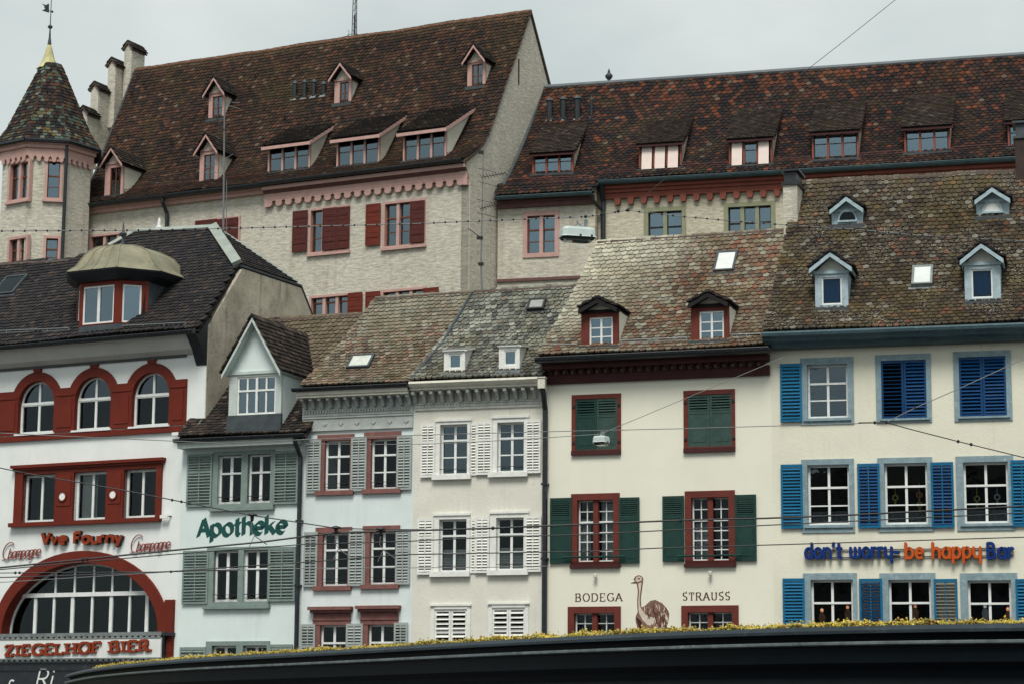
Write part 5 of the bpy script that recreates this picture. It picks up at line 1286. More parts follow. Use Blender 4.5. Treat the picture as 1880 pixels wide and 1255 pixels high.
W3 = [((1475.5, 1051, 1574.5, 1190), (1489, 1063, 1567, 1176)), ((1616, 1051, 1719, 1190), (1632, 1063, 1710.5, 1176)), ((1764, 1051, 1869.5, 1190), (1777.5, 1064, 1858, 1177))]
for i, (r, w) in enumerate(W2): fr6(r, w, {0: (.5,), 1: ()}, .37, curtain=[(0, .48, .0, .24), (.52, 1, .0, .24)])
for i, (r, w) in enumerate(W3): fr6(r, w, {0: (), 1: ()}, .37, curtain=None)
for r in ((1433, 667.5, 1472.5, 774),): shutter(H, *H.rect(*r), M_H6B, -.06, pitch=.09)
for r in ((1434.5, 852, 1474, 969.5), (1575, 850.5, 1616, 968.5), (1710, 848, 1751.5, 968), (1857, 844, 1897, 966), (1438, 1061, 1478, 1180), (1578.5, 1061.5, 1621, 1180), (1716, 1062, 1759, 1180), (1866, 1062, 1905, 1180)):
    shutter(H, *H.rect(*r), M_H6B, -.06, cols=1 if r[0] < 1500 else 2, pitch=.085, slatmat=M_H6N if r[0] in (1575, 1710, 1578.5) else (solid('grey_slat', (.26,.255,.22), .7, .2, 5) if r[0] == 1716 else None), tilt=66 if r[0] in (1578.5, 1716) else 42)
# little ornaments hung inside the panes
orn = [solid('ornament_yellow', (.85,.70,.15), .6), solid('ornament_orange', (.85,.38,.2), .6), solid('ornament_pale', (.85,.85,.88), .6)]
for px, py, m_, lb in ((1644, 913, 0, 'yellow ring ornament beside the orange flower behind the middle pane'), (1688, 908, 1, 'orange flower ornament at the top of a hanging string'), (1689, 926, 0, 'yellow bead ornament on the string under the orange flower'),
        (1794, 915, 0, 'yellow ring ornament beside the pale star behind the glass'), (1831, 912, 2, 'pale star ornament hanging behind a dark pane')):
    u, z = H.uv(px, py, .25); mb = MB(); ring(mb, u, z, .045, .085, .17, .19, 0, 360, 12); mb.box(u-.008, u+.008, .175, .185, z+.07, z+.3)
    mb.box(u-.025, u+.025, .17, .19, z-.22, z-.05); o = mb.build('window_ornament', orn[m_], None)
    o.matrix_world = Matrix.Translation(H.P0) @ Matrix.Rotation(H.rz, 4, 'Z'); tag(o, lb, 'ornament', 'ornaments hung in the windows')
for px, py, m_, lb in ((1510, 1130, 1, 'orange figurine in the pane next to the bright blue closed-slat shutter'), (1557, 1124, 1, 'orange figurine beside the shutter with open blue slats'), (1681, 1122, 1, 'single orange figurine beside the shutter with grey slats'), (1809, 1122, 2, 'pale figurine next to an orange one below the word Bar'), (1851, 1128, 1, 'orange figurine next to a pale one below the word Bar')):
    u, z = H.uv(px, py, .25); mb = MB(); mb.prism([(u-.04, z-.22), (u+.06, z-.2), (u+.09, z-.02), (u+.03, z+.1), (u-.05, z+.08), (u-.09, z-.05)], .17, .2); mb.lathe([(.01, 0), (.05, .02), (.06, .07), (.04, .12), (.01, .14)], (u, .19, z+.08), 8)
    o = mb.build('window_figurine', orn[m_], None); o.matrix_world = Matrix.Translation(H.P0) @ Matrix.Rotation(H.rz, 4, 'Z'); tag(o, lb, 'figurine', 'figurines in the lowest windows')
H.wall(0, H.len, 0, zE+.1, M_H6W)
G_DBLUE = glassmat('deep_blue_glass', (.8,.85,.9), 1.35, (.55,.8,1)); M_BLUEROOM = solid('blue_room', (.05,.13,.24), .9, .1); M_BLUEREFL = solid('blue_reflection_sheet', (.035,.13,.27), .8, .1)  # last one: sheet painted blue in place of a reflection in the dormer panes
for a in (((1496.5, 500, 1557, 569.5), (1523.5, 466), (1485, 494), (1565, 492), (1508.5, 509, 1545.5, 559.5)), ((1771, 484, 1837, 557), (1802, 450), (1762, 478.5), (1845, 477), (1783.5, 494, 1822.5, 547.5))):
    dormer_gable(H, R6, *a, M_H6D, M_H6D, M_H6D, C1, TM_DARK, M_H6D, wkw=dict(cols=1, rows=(), fw=.04, glass=G_DBLUE, fm=M_WHITE, curtain=[(0,1,-.02,1.02,M_BLUEREFL)]), over=.22, face=solid('cream_gable', (.62,.62,.55), .7, .12, 5))  # the curtain slot holds the blue sheet that paints in the panes' reflection
for a, g in ((((1527, 387, 1584, 418), (1555.5, 364), (1523, 386), (1588, 385), (1541, 388, 1571, 405)), G_OLD), (((1792.5, 369, 1853, 401.5), (1820, 347.5), (1789, 368), (1852, 365), (1806, 370, 1837.5, 389)), solid('whitened_pane', (.68,.70,.66), .4, .1, 4))):
    dormer_gable(H, R6, *a, M_H6D, M_H6D, M_H6D, C1, TM_DARK, M_H6D, over=.2, arch=g)
skylight(H, R6, (1675, 497, 1713, 531), M_ZINC, solid('pale_dusty_glass', (.62,.66,.64), .25, .1, 4), lift=.16)
def chimney(H, rect, y, d, m1, m2, name='chimney', cap=.28):
    u0, u1, z0, z1 = H.rect(*rect, y); o = MB().box(u0, u1, y, y+d, z0-1.5, z1-cap).build(name, m1, H.root)
    MB().box(u0-.05, u1+.05, y-.05, y+d+.05, z1-cap, z1-cap+.07).box(u0+.03, u1-.03, y+.03, y+d-.03, z1-cap+.07, z1-.06).box(u0-.06, u1+.06, y-.06, y+d+.06, z1-.06, z1).build('chimney_cap', m2, o); return o
chimney(H5, (1438, 311, 1464, 440), R5.S(1)[0]-.2, .9, M_CAST, M_BLACK, cap=.45)
chimney(H6, (1864, 222, 1900, 345), R6.S(.93)[0], .8, solid('brown_chimney', (.06,.04,.035), .8, .3, 4), M_DZINC, cap=.5)
# ================================================================ THE OLD CONVENT ON THE HILL: long building
KB = .50; dB = 85.0; dBL = chain(862, dB, 128, KB, 340)
HB = House('convent_building', PP(128, dBL, 340), PP(862, dB, 340), 'tall grey roughcast convent building with steep brown roof and pink dormers', 'building')
H = HB; LB = H.len
RB = Roof(H, (128, 381), (862, 290), (249, 117), (972, 22), slope=53.5, over=.40, flare=.26)
PB = [(972, 22), (950, 87), (923.6, 160.7), (905, 217), (897, 241), (886, 263), (875, 276), (862, 289)]
def gab(px, py):
    v = ray(px, py); P = HB.world(LB, 0, 0); k = (P.x*HB.t.x+P.y*HB.t.y)/(v.x*HB.t.x+v.y*HB.t.y); q = Vector((v.x*k, v.y*k, 0))-HB.P0
    return q.dot(HB.b), EYE+v.z*k
gq = [gab(*p) for p in PB]; print('gable', [(round(a, 2), round(b, 2)) for a, b in gq], 'W', RB.W, RB.ze, RB.zr)
RB.W = gq[0][0]+RB.o; RB.zr = gq[0][1]; RB.Hh = RB.zr-RB.ze
gq = gq[::-1]; gq = [g for g in gq if g[0] > .1]
RB.prof = ([0]+[(a+RB.o)/RB.W for a, b in gq], [RB.ze]+[b for a, b in gq])
RB.uL1 = H.uv(249, 117, -RB.o+RB.W)[0]; RB.uR0 = RB.uR1 = LB+.04
RB.build(CB, TM_RED, w=.21, exp=.165, tip='round', ridge=M_RIDGER, seed=7, ridge_len=.42)
zE = RB.ze; y1, z1r = RB.S(1)
prof = [(RB.S(i/12)[0], RB.S(i/12)[1]-.10) for i in range(13)]
gp = [(.0, 7), (.0, zE-.1)]+[p for p in prof if p[0] > .05]+[(2*y1+.2, zE-.2), (2*y1+.2, 7)]
MB().prismx(gp, LB-.35, LB+.02).build('gable_wall', M_CAST, H.root)
# flared foot of the gable under the verge
fp = [(-.40, zE-.06)]+[p for p in prof if p[0] <= .6]+[(.55, zE-.5), (.02, zE-.75)]
MB().prismx(fp, LB-.35, LB+.015).build('gable_foot', M_CAST, H.root)
MB().prismx([(p[0], p[1]+.03) for p in prof]+[(p[0], p[1]+.13) for p in reversed(prof)], LB-.05, LB+.10).build('verge_tiles', M_RIDGE, H.root)
MB().prismx([(y1, z1r-.05), (2*y1+.3, zE-.3), (2*y1+.3, zE-.12), (y1, z1r+.08)], LB-.1, LB+.10).build('rear_verge_tiles', M_RIDGE, H.root)
MB().prismx(gp, .0, .35).build('left_gable_wall', M_CAST, H.root)
for px, py, h in ((969, 130, 1.1), (944, 125, .5)):
    v = [H.world(LB+.02, yy, 0) for yy in (1, 8)]
    yy = 4.2 if px > 960 else 3.2; z = H.uv(px, py, yy)[1]; MB().box(LB+.0, LB+.035, yy-.05, yy+.05, z-h/2, z+h/2).build('wall_slit', M_H5D, H.root)
# eaves: plain cornice on the left, corbelled frieze on the right
uf = H.uv(487, 345, -.1)[0]
gutter(H, -.25, uf, -.46, zE-.02, M_BLACK, .13); gutter(H, uf-.05, LB-.05, -.5, zE+.0, M_BLACK, .12)
MB().box(.02, uf, -.16, 0, zE-.36, zE-.20).box(.02, uf, -.3, 0, zE-.20, zE-.06).build('pink_cornice', M_PINK, H.root)
MB().box(uf, LB-.02, -.38, 0, zE-.28, zE-.10).box(uf, LB-.02, -.17, 0, zE-.64, zE-.40).build('pink_frieze', M_PINK, H.root)
MB().prismx([(0, zE-.402), (-.20, zE-.402), (-.34, zE-.282), (0, zE-.282)], uf+.002, LB-.025).build('frieze_moulding', M_PINKD, H.root)
def corbels(H, x0, x1, n, z, w, h, mat, d=.16, root=None, name='corbel', knob=False):
    me = MB().prism([(-w/2, 0), (-w/2, -h*.55), (-w*.28, -h), (w*.28, -h), (w/2, -h*.55), (w/2, 0)] if knob else [(-w/2, 0), (-w/2, -h*.22), (-w*.33, -h*.30), (-w*.33, -h*.74), (-w*.17, -h), (w*.17, -h), (w*.33, -h*.74), (w*.33, -h*.30), (w/2, -h*.22), (w/2, 0)], -d, .0).mesh('corbel'); me.materials.append(mat)
    for i in range(n): inst(name, me, root or H.root, (x0+(x1-x0)*i/(n-1), -.002, z))
pch = (LB-.1-uf)/20; corbels(H, uf+pch/2, LB-.1-pch/2, 20, zE-.638, pch*.97, .30, M_PINK)
for p in (uf+.02, LB-.20): MB().box(p, p+.17, -.175, 0, zE-.95, zE-.64).build('frieze_stop', M_PINK, H.root)
# windows with red shutters
def sash2(H, r, lights, surr, glass=G_SKY, sw=.09, mat=M_PINK, fm=M_OAK, rows={0: (.5,), 1: ()}, trans=.33, curtain=None, rec=.12):
    u0, u1, z0, z1 = H.rect(*r)
    return window(H, u0, u1, z0, z1, rec=rec, lights=lights, cols=1, rows=rows, trans=trans, fw=.045, bar=.03, fm=fm, mullion=(.13, mat, .0), sur=(sw, mat, .05), glass=glass, curtain=curtain, sill=(sw+.05, .09, .12, mat))
sash2(H, (571, 384, 639, 461), 3, None); sash2(H, (707, 372, 778, 450), 3, None)
def plank(r, m): shutter(H, *H.rect(*r), m, -.09, 'plank', pitch=.21)
plank((539, 388, 566, 463), M_SHUT); plank((594, 383, 619, 459.5), M_SHUT); plank((619.5, 381, 643.5, 457), M_SHUT)
plank((673.5, 375.5, 700, 451.5), M_SHUTB); plank((754.5, 370, 781, 446), M_SHUT)
sash2(H, (572, 545, 641, 580), 3, None, rows={0: (), 1: ()}, trans=.25); sash2(H, (704, 534, 779, 575), 3, None, rows={0: (), 1: ()}, trans=.25)
plank((640.5, 538, 667, 578), M_SHUTB); plank((673, 536, 699.5, 577), M_SHUTB); plank((779, 529, 807, 570), M_SHUTB)
sash2(H, (361, 405, 438, 470), 3, None); plank((360, 405, 399, 472), M_SHUT); plank((399.5, 402, 438, 468), M_SHUT)
sash2(H, (167, 432, 240, 490), 3, None, trans=None, rows=())
H.wall(.0, LB, 7, zE-.05, M_CAST)
up_ = H.uv(305, 395, -.14)[0]; downpipe(H, [(up_, -.44, zE-.1), (up_, -.42, zE-.3), (up_+.06, -.15, zE-.75), (up_+.06, -.15, 8)], M_BLACK, .085)
# gabled dormers
GK = dict(lights=1, cols=2, rows=(.5,), fw=.035, bar=.022, glass=G_SKY, fm=M_OAK)
M_CHEEK = solid('cheek_plaster', (.66,.63,.53), .9, .12, 2, bump=.2)
GD = [((192.5, 300, 226, 361.5), (202.5, 275), (182, 306), (233, 304), (202, 308, 221.5, 359)),
      ((366.5, 276, 400, 336), (378.5, 250), (355.5, 283), (402, 280), (374, 284, 394, 334)),
      ((383, 170, 412.5, 221), (392, 146), (372, 176), (416, 173), (390, 177, 408, 219)),
      ((614, 147, 645, 192.5), (627, 119), (603, 147), (650, 145), (623.5, 151, 640, 191)),
      ((858, 113, 891, 162), (873, 86), (848, 115.5), (897, 112), (866, 118, 886, 160.5))]
for a in GD: dormer_gable(H, RB, *a, M_PINK, M_CHEEK, M_CHEEK, CBD, TM_DARK, M_PINK, wkw=GK, over=.28, edge_mat=M_DECK, singles=20)
SKW = dict(rows=(.5,), fm=M_OAK, glass=G_SKY, curtain=[(0,1,0,.42,M_BLUEROOM)])
for fr_, rc in (((492, 260, 569, 316), (632, 226)), ((618, 247, 696.5, 305), (756, 209)), ((740, 235, 819, 295), (869, 196))):
    dormer_shed(H, RB, fr_, rc, 3, M_PINK, M_CHEEK, CBD, TM_DARK, wkw=SKW, over=.30, singles=60, ext=.14)
for a, b in (((178, 362), (190, 361)), ((228, 357), (364, 340)), ((402, 336), (484, 327)), ((575, 317), (614, 313)), ((700, 304), (738, 300)), ((822, 290), (850, 283))): lattice_guard(H, RB, a, b)
def vents(H, Rf, lst, r=.11):
    for px, yb, yt, rad in lst:
        u, y, z, t = Rf.hit(px, yb); zt = H.uv(px, yt, y)[1]
        o = MB().lathe([(rad, -.1), (rad, zt-z-.12)], (u, y, z), 10).build('vent_pipe', M_BLACK, H.root)
        MB().lathe([(rad*1.35, zt-z-.14), (rad*1.1, zt-z-.06), (.01, zt-z+.02)], (u, y, z), 10).build('vent_cowl', M_DZINC, o)
        MB().slab([(u-.15, y-.16, z-.12), (u+.15, y-.16, z-.12), (u+.12, y+.02, z+.12), (u-.12, y+.02, z+.12)], .02).build('vent_flashing', M_ZINC, o)
vents(H, RB, ((541, 181, 149, .10), (559, 179, 147, .10), (576, 177, 146, .10), (594, 175, 150, .09)))
for px, py in ((470, 147), (738, 117), (838, 100), (524, 222), (243, 178), (218, 261)):
    u, y, z, t = RB.hit(px, py); MB().tube([(u, y, z), (u, y-.12, z+.22), (u+.04, y-.22, z+.22)], .025, 5).build('roof_hook', M_IRON, H.root)
# stepped left gable
for rc, hp in (((228, 76, 250, 135), (252, 121)), ((198, 107, 218, 175), (232, 146)), ((166, 151, 188, 235), (202, 190)), ((146, 196, 160, 245), (176, 232)), ((138, 250, 152, 320), (158, 285))):
    y = RB.hit(*hp)[1]-.35; u0, u1, z0, z1 = H.rect(*rc, y); u1 = u0+.42; dd = 1.0 if rc[0] > 150 else .8
    o = MB().box(u0, u1, y, y+dd, z0-1.5, z1-.32).prism([(u0, z1-.32), (u1, z1-.32), ((u0+u1)/2, z1-.03)], y+.001, y+dd-.001).build('gable_step', M_CAST, H.root)
    um = (u0+u1)/2
    for s_, e in ((-1, u0-.10), (1, u1+.10)):
        P = [(e, y-.08, z1-.40), (e, y+dd+.08, z1-.40), (um, y+dd+.08, z1), (um, y-.08, z1)]; MB().slab(P, .06).build('step_cap', M_RIDGE, o)
        tile_patch(o, *P, CBD, TM_DARK, .16, .13, 'round', 0, 5)
u0 = RB.uL0; MB().tube([(RB.uL(t)+.02, RB.S(t)[0], RB.S(t)[1]+.06) for t in [i/10 for i in range(11)]], .07, 5).build('verge_flashing', M_BLACK, H.root)

# ================================================================ wing to the right
ray_y = lambda px, py: None
def gable_pt(px, py):                             # point of the gable plane on the sight line
    v = ray(px, py); P = HB.world(LB, 0, 0); nrm = HB.t; k = (P.x*nrm.x+P.y*nrm.y)/(v.x*nrm.x+v.y*nrm.y); return Vector((v.x*k, v.y*k))
pc0 = gable_pt(921, 362); KC = .27
c_ = pc0.y+KC*pc0.x; s1 = sxy(2000, 320); dC = c_/(1+KC*s1)
HC = House('convent_wing', (pc0.x, pc0.y), (s1*dC, dC), 'long convent wing with dark red speckled roof and terracotta corbel frieze', 'building')
H = HC
RC = Roof(H, (932, 340), (1990, 286), (998, 167), (1990, 91), slope=51, over=.40, flare=.22)
RC.uL0 = H.uv(925, 345, -.4)[0]
gc = [HB.world(LB, *gab(*p)) for p in ((996, 166), (974, 231), (957, 291), (945, 325), (932, 346))]
gl = [((g-H.P0).dot(H.b), g.z) for g in gc]; print('wing', [(round(a, 2), round(b, 2)) for a, b in gl], 'W', RC.W, RC.ze, RC.zr)
RC.build(CC, TM_RED, w=.235, exp=.185, tip='point', ridge=None, seed=9)
zE = RC.ze; y1, zr_ = RC.S(1)
MB().tube([(RC.uL1, y1, zr_+.03), (RC.uR1, y1, zr_+.03)], .13, 8).build('zinc_ridge', solid('ridge_zinc', (.13,.15,.165), .5, .25, 3, (.2,.22,.23), .3), H.root)
MB().tube([(RC.uL(t), RC.S(t)[0], RC.S(t)[1]+.04) for t in [i/10 for i in range(11)]], .09, 5).build('abutment_flashing', M_DZINC, H.root)
ub = H.uv(1103, 400)[0]
# projecting bay on the left with the roof drawn down over it
pj = .55; zb = H.uv(1000, 359, -pj-.35)[1]; zb2 = zb
o = MB().slab([(-.05, -pj-.38, zb), (ub-.12, -pj-.38, zb), (ub+.0, -.38, zE), (-.05, -.38, zE)], .08).build('bay_roof', M_DECK, H.root)
tile_patch(o, (-.02, -pj-.40, zb+.04), (ub-.12, -pj-.40, zb+.04), (ub, -.38, zE+.06), (-.02, -.38, zE+.06), CC, TM_RED, .235, .185, 'point', 60, 6)
gutter(H, .0, ub-.1, -pj-.48, zb, M_H6G, .12)
MB().box(.02, ub-.15, -pj-.16, -pj, zb-.38, zb-.08).box(.02, ub-.12, -pj-.24, -pj, zb-.20, zb-.06).build('bay_cornice', M_PINKD, H.root)
MB().prismx([(-pj, 7), (-pj, zb-.05), (-.38, zE-.05), (.0, zE-.05), (0, 7)], ub-.3, ub-.1).build('bay_side_wall', M_CASTY, H.root)
MB().tube([(ub-.1, -pj-.48, zb), (ub-.07, -pj-.1, zb+.30), (ub+.05, -.45, zE-.02)], .05, 5).build('bay_verge', M_BLACK, H.root)
zl = H.uv(990, 513, -pj)[1]; MB().box(.0, ub-.3, -pj-.08, -pj, zl-.06, zl+.06).build('ledge', M_PINKD, H.root)
# windows
r = H.rect(968, 396, 1019, 465, -pj); hold = H.holes; H.holes = []
window(H, *r, y=-pj, rec=.12, lights=2, cols=1, rows={0: (.5,), 1: ()}, trans=.36, fw=.045, bar=.03, fm=M_OAK, mullion=(.14, M_PINK, .0), sur=(.17, M_PINK, .05), glass=G_SKY)
H.wall(.0, ub-.3, 7, zb-.05, M_CAST, name='bay_wall', y=-pj, th=.3)
H.holes = hold
for r, l_ in (((1190, 388, 1252, 446), 2), ((1337, 379, 1416, 440), 3)):
    u0, u1, z0, z1 = H.rect(*r); window(H, u0, u1, z0, z1, rec=.14, lights=l_, cols=1, rows={0: (), 1: ()}, trans=.48, fw=.05, bar=.03, fm=M_DSASH, mullion=(.15, M_OLIVE, .02), sur=(.17, M_OLIVE, .04), glass=G_SKY, curtain=[(.02,.47,0,1,M_BLIND), (.53,.98,0,1,M_BLIND)])
for r in ((1500, 371, 1562, 430), (1640, 362, 1720, 425)):
    window(H, *H.rect(*r), rec=.14, lights=2, cols=1, rows={0: (), 1: ()}, trans=.48, fw=.05, fm=M_DSASH, mullion=(.15, M_OLIVE, .02), sur=(.17, M_OLIVE, .04), glass=G_SKY)
H.wall(ub-.1, H.len, 7, zE-.05, M_CASTY)
gutter(H, ub+.02, H.len, -.50, zE-.02, M_H6G, .15)
MB().box(ub+.05, H.len, -.34, 0, zE-.30, zE-.10).box(ub+.05, H.len, -.22, 0, zE-.44, zE-.30).box(ub+.05, H.len, -.15, 0, zE-.66, zE-.44).build('terracotta_frieze', M_TERRA, H.root)
x0 = H.uv(1135, 350)[0]; x1 = H.uv(1427, 340)[0]; pit = (x1-x0)/12; nn = int((H.len-x0)/pit)
corbels(H, x0, x0+pit*(nn-1), nn, zE-.658, pit*.46, .27, M_TERRA, .17, knob=True)
for px in (1107,): up_ = H.uv(px, 390, -.16)[0]; downpipe(H, [(up_, -.5, zE-.05), (up_, -.35, zE-.4), (up_, -.14, zE-.8), (up_, -.14, 8)], M_BLACK, .10)
MB().tube([(ub-.2, -pj-.46, zb-.05), (ub-.15, -pj-.3, zb-.25), (H.uv(1103, 384, -.2)[0], -.2, H.uv(1103, 384, -.2)[1])], .07, 6).build('linking_pipe', M_BLACK, H.root)
DW = [((977, 278, 1052.5, 321), (1071, 229), None), ((1173, 261, 1251.5, 312), (1268, 219), (1, 1, 1)), ((1338, 252, 1418, 305), (1432, 201), (1, 0, 1)), ((1490.5, 239, 1576.5, 294), (1588, 188), None), ((1660, 230, 1744.5, 282), (1754, 177), None), ((1850, 218, 1935, 272), (1945, 165), None)]
for fr_, rc, bl in DW:
    d = dormer_shed(H, RC, fr_, rc, 3, M_TERRA, M_CASTY, CCD, TM_RED, wkw=dict(fm=M_DSASH if fr_[0] > 1000 else M_OAK, rows=(.42,), glass=G_SKY), over=.20, singles=50, ext=.10, th=.09, edge=M_H5D, eb=.08)
    xm = (fr_[0]+fr_[2])/2; u_, yd, z_, t_ = RC.hit(xm, fr_[3]); u0, u1, z0, z1 = H.rect(*fr_, yd); w = (u1-u0-.14)/3
    for k in range(3):
        a = u0+.07+w*k
        if bl and bl[k]: MB().add([(a+.06, yd-.02, z1-.1), (a+w-.06, yd-.02, z1-.1), (a+w-.06, yd-.16, z0+.02), (a+.06, yd-.16, z0+.02), (a+.06, yd-.01, z1-.1), (a+w-.06, yd-.01, z1-.1), (a+w-.06, yd-.145, z0+.02), (a+.06, yd-.145, z0+.02)], [(0,1,2,3),(7,6,5,4),(0,4,5,1),(2,6,7,3),(1,5,6,2),(0,3,7,4)]).build('awning_blind', M_PBLIND, d)
        elif fr_[0] > 1000: MB().slab([(a+.06, yd-.12, z1-.22), (a+w-.06, yd-.12, z1-.22), (a+w-.06, yd-.01, z1-.11), (a+.06, yd-.01, z1-.11)], .012).build('awning_blind', M_PBLIND, d)
for a, b in (((1107, 322), (1170, 319)), ((1255, 311), (1335, 306)), ((1421, 300), (1488, 296)), ((1580, 290), (1658, 285)), ((1748, 279), (1848, 272)), ((940, 337), (1085, 331))): snow_rail(H, RC, a, b, M_SNOWG, h=.16)
vents(H, RC, ((1009, 219, 180, .13), (1034, 218, 178, .13), (1060, 218, 176, .14), (1086, 216, 178, .06)))
fz = H.uv(1118, 156, y1); MB().lathe([(.10, -.1), (.07, .1), (.05, .2), (.14, .3), (.17, .38), (.10, .48), (.05, .52), (.06, .56), (.012, .7)], (fz[0], y1, fz[1]), 10).build('ridge_finial', M_DZINC, H.root)

# ================================================================ octagonal stair tower
cT = at(86, 330, 93.0); RT = 87/4100*93.0*1.005
tower = empty('stair_tower', (cT.x, cT.y, 0)); tag(tower, 'octagonal grey stair tower with pointed tiled roof and weather vane', 'tower')
ang = [R(-12+45*k) for k in range(8)]
vtx = lambda r: [Vector((math.sin(a)*r, -math.cos(a)*r)) for a in ang]
zTe = at(86, 262, 93-RT*.9).z; V8 = vtx(RT)
mb = MB()
for k in range(8):
    if k in (7, 0, 1): continue
    a, b = V8[k], V8[(k+1) % 8]; mb.add([(a.x,a.y,7),(b.x,b.y,7),(b.x,b.y,zTe),(a.x,a.y,zTe)], [(0,1,2,3)])
mb.build('tower_wall', M_CAST, tower)
def carry(F):
    for ch in list(F.root.children):
        m = Matrix.Translation(F.P0-Vector((cT.x, cT.y, 0))) @ Matrix.Rotation(F.rz, 4, 'Z') @ ch.matrix_basis
        ch.parent = tower; ch.matrix_local = m
    bpy.data.objects.remove(F.root, do_unlink=True)
for k, ws in ((7, [(19, 300, 52, 366), (18, 439, 48, 490)]), (0, [(87, 297, 110, 364), (84, 438, 106, 488)]), (1, [])):
    a, b = V8[k], V8[(k+1) % 8]; F = House('tower_face', (cT.x+a.x, cT.y+a.y), (cT.x+b.x, cT.y+b.y), 'x', 'x')
    for r in ws: window(F, *F.rect(*r), rec=.12, lights=2 if k == 7 else 1, cols=1, rows={0: (.5,), 1: ()}, trans=.38, fw=.045, fm=M_OAK, mullion=(.13, M_PINK, 0), sur=(.11, M_PINK, .05), sill=(.17, .08, .13, M_PINK), glass=G_SKY)
    F.wall(0, F.len, 7, zTe, M_CAST, name='tower_wall')
    MB().box(-.06, F.len+.06, -.12, 0, zTe-.62, zTe-.28).box(-.10, F.len+.10, -.20, 0, zTe-.28, zTe-.12).box(-.14, F.len+.14, -.28, 0, zTe-.12, zTe).build('tower_frieze', M_PINK, F.root)
    corbels(F, .14, F.len-.14, 5, zTe-.615, .26, .24, M_PINK, .12)
    carry(F)
pa = V8[1]*1.03; MB().tube([(pa.x+.05, pa.y-.1, zTe+.1), (pa.x+.05, pa.y-.08, zTe-.6), (pa.x+.05, pa.y-.05, 8)], .075, 8).build('downpipe', M_BLACK, tower)
zap = at(90, 124, 93).z; r0, r1 = RT*1.17, .42; B8, T8 = vtx(r0), vtx(r1)
mb = MB(); mid = vtx(RT*.92); zm = zTe+.75
rings = [(B8, zTe+.02), (mid, zm), (T8, zap)]
fs = []; vs = []
for rr_, z in rings: vs += [(p.x, p.y, z) for p in rr_]
for i in range(2):
    for k in range(8): fs.append((i*8+k, i*8+(k+1) % 8, (i+1)*8+(k+1) % 8, (i+1)*8+k))
mb.add(vs, fs+[tuple(range(7, -1, -1))]); tr = mb.build('tower_roof', M_DECK, tower)
for k in (6, 7, 0, 1, 2):
    for (ra, za), (rb_, zb_) in zip(rings, rings[1:]):
        a, b, c, d = ra[k], ra[(k+1) % 8], rb_[(k+1) % 8], rb_[k]
        tile_patch(tr, (a.x, a.y, za), (b.x, b.y, za), (c.x, c.y, zb_), (d.x, d.y, zb_), CT, TM_DARK, .20, .17, 'round', 50 if k in (7, 0, 1) else 0, k)
for k in (7, 0, 1, 2):
    for (ra, za), (rb_, zb_) in zip(rings, rings[1:]): ridge_run(tr, Vector((ra[k].x, ra[k].y, za+.04)), Vector((rb_[k].x, rb_[k].y, zb_+.04)), M_RIDGE, .34, .095)
E8 = vtx(r0*1.015); MB().tube([(p.x, p.y, zTe+.0) for p in E8+[E8[0]]], .09, 6).build('tower_gutter', M_BLACK, tower)
zs = at(90, 82, 93).z; zball = at(90, 50, 93).z; ztop = at(90, -12, 93).z; cx_ = at(90, 100, 93).x-cT.x
MB().lathe([(.52, zap-.1), (.36, zap+.12), (.24, zap+.4), (.12, zs-.15), (.05, zs+.02)], (cx_, 0, 0), 8, R(12)).build('copper_spire', solid('yellowed_copper', (.52,.48,.24), .5, .3, 3, (.5,.5,.42), .5, streak=.6), tower)
MB().lathe([(.09, zs), (.05, zs+.3), (.028, zball-.08), (.09, zball-.05), (.11, zball), (.09, zball+.06), (.022, zball+.1), (.015, ztop)], (cx_, 0, 0), 8).build('vane_rod', M_DZINC, tower)
vx = lambda px, py: (at(px, py, 93).x-cT.x, at(px, py, 93).z)
MB().prism([vx(*p) for p in ((90, 7), (90, 24), (84, 22), (77, 20), (83, 17), (80, 13), (83, 14), (77, 7), (84, 10))], -.015, .015).build('weather_vane', M_IRON, tower)
MB().tube([(vx(90, 20)[0], 0, vx(90, 20)[1]), (vx(96, 22)[0], 0, vx(96, 22)[1])], .02, 5).lathe([(.01, -.06), (.06, 0), (.01, .06)], (vx(96, 22)[0], 0, vx(96, 22)[1]), 8).build('vane_counterweight', M_IRON, tower)

# ================================================================ signs
def sign_root(H, px, py, y, name, label, cat='sign'):
    u, z = H.uv(px, py, y); p = H.world(u, y, z); o = empty(name, p, H.rz); return tag(o, label, cat), u, z
H = H1
s, u, z = sign_root(H, 80.5, 998, -.02, 'champagne_house_sign', 'orange red raised letters reading Vve Fourny above the great red arch'); u1, z1 = H.uv(227, 995.5, -.02)
lettering(s, 'Vve FournY', u1-u, .315, M_ORANGE, 'mono', .088, .13, gap=.15, rise=(z1-z)/(u1-u), sidemat=M_SIGNDK)
for k, (a, b, c) in enumerate(((2, 1026, 75), (237, 1013, 313))):
    s, u, z = sign_root(H, a, b, -.04, 'neon_script_sign', ['thin red neon script Champagne at the lower left of Vve Fourny', 'thin red neon script Champagne between the red arch and the pharmacy'][k]); u1 = H.uv(c, b, -.04)[0]
    ls = lettering(s, 'C', .36, .50, M_NEON, 'mono', .020, .03, slant=.28)
    lettering(s, 'hampagne', u1-u-.30, .30, M_NEON, 'mono', .020, .03, slant=.28, gap=.02, x0=.26, z0=.02, rise=.05)
    MB().tube([(.0, .02, -.01), (u1-u, .02, .05)], .008, 4).build('sign_rail', M_NEON, s)
s, u, z = sign_root(H, 0, 1190, -.30, 'brewery_sign', 'white board with raised red slab letters reading ZIEGELHOF BIER', 'sign')
MB().box(-2.2, sx1-u, 0, .06, zsB-z, zsT-z).build('sign_board', solid('sign_board_white', (.72,.74,.71), .5, .08, 2, streak=.4), s)
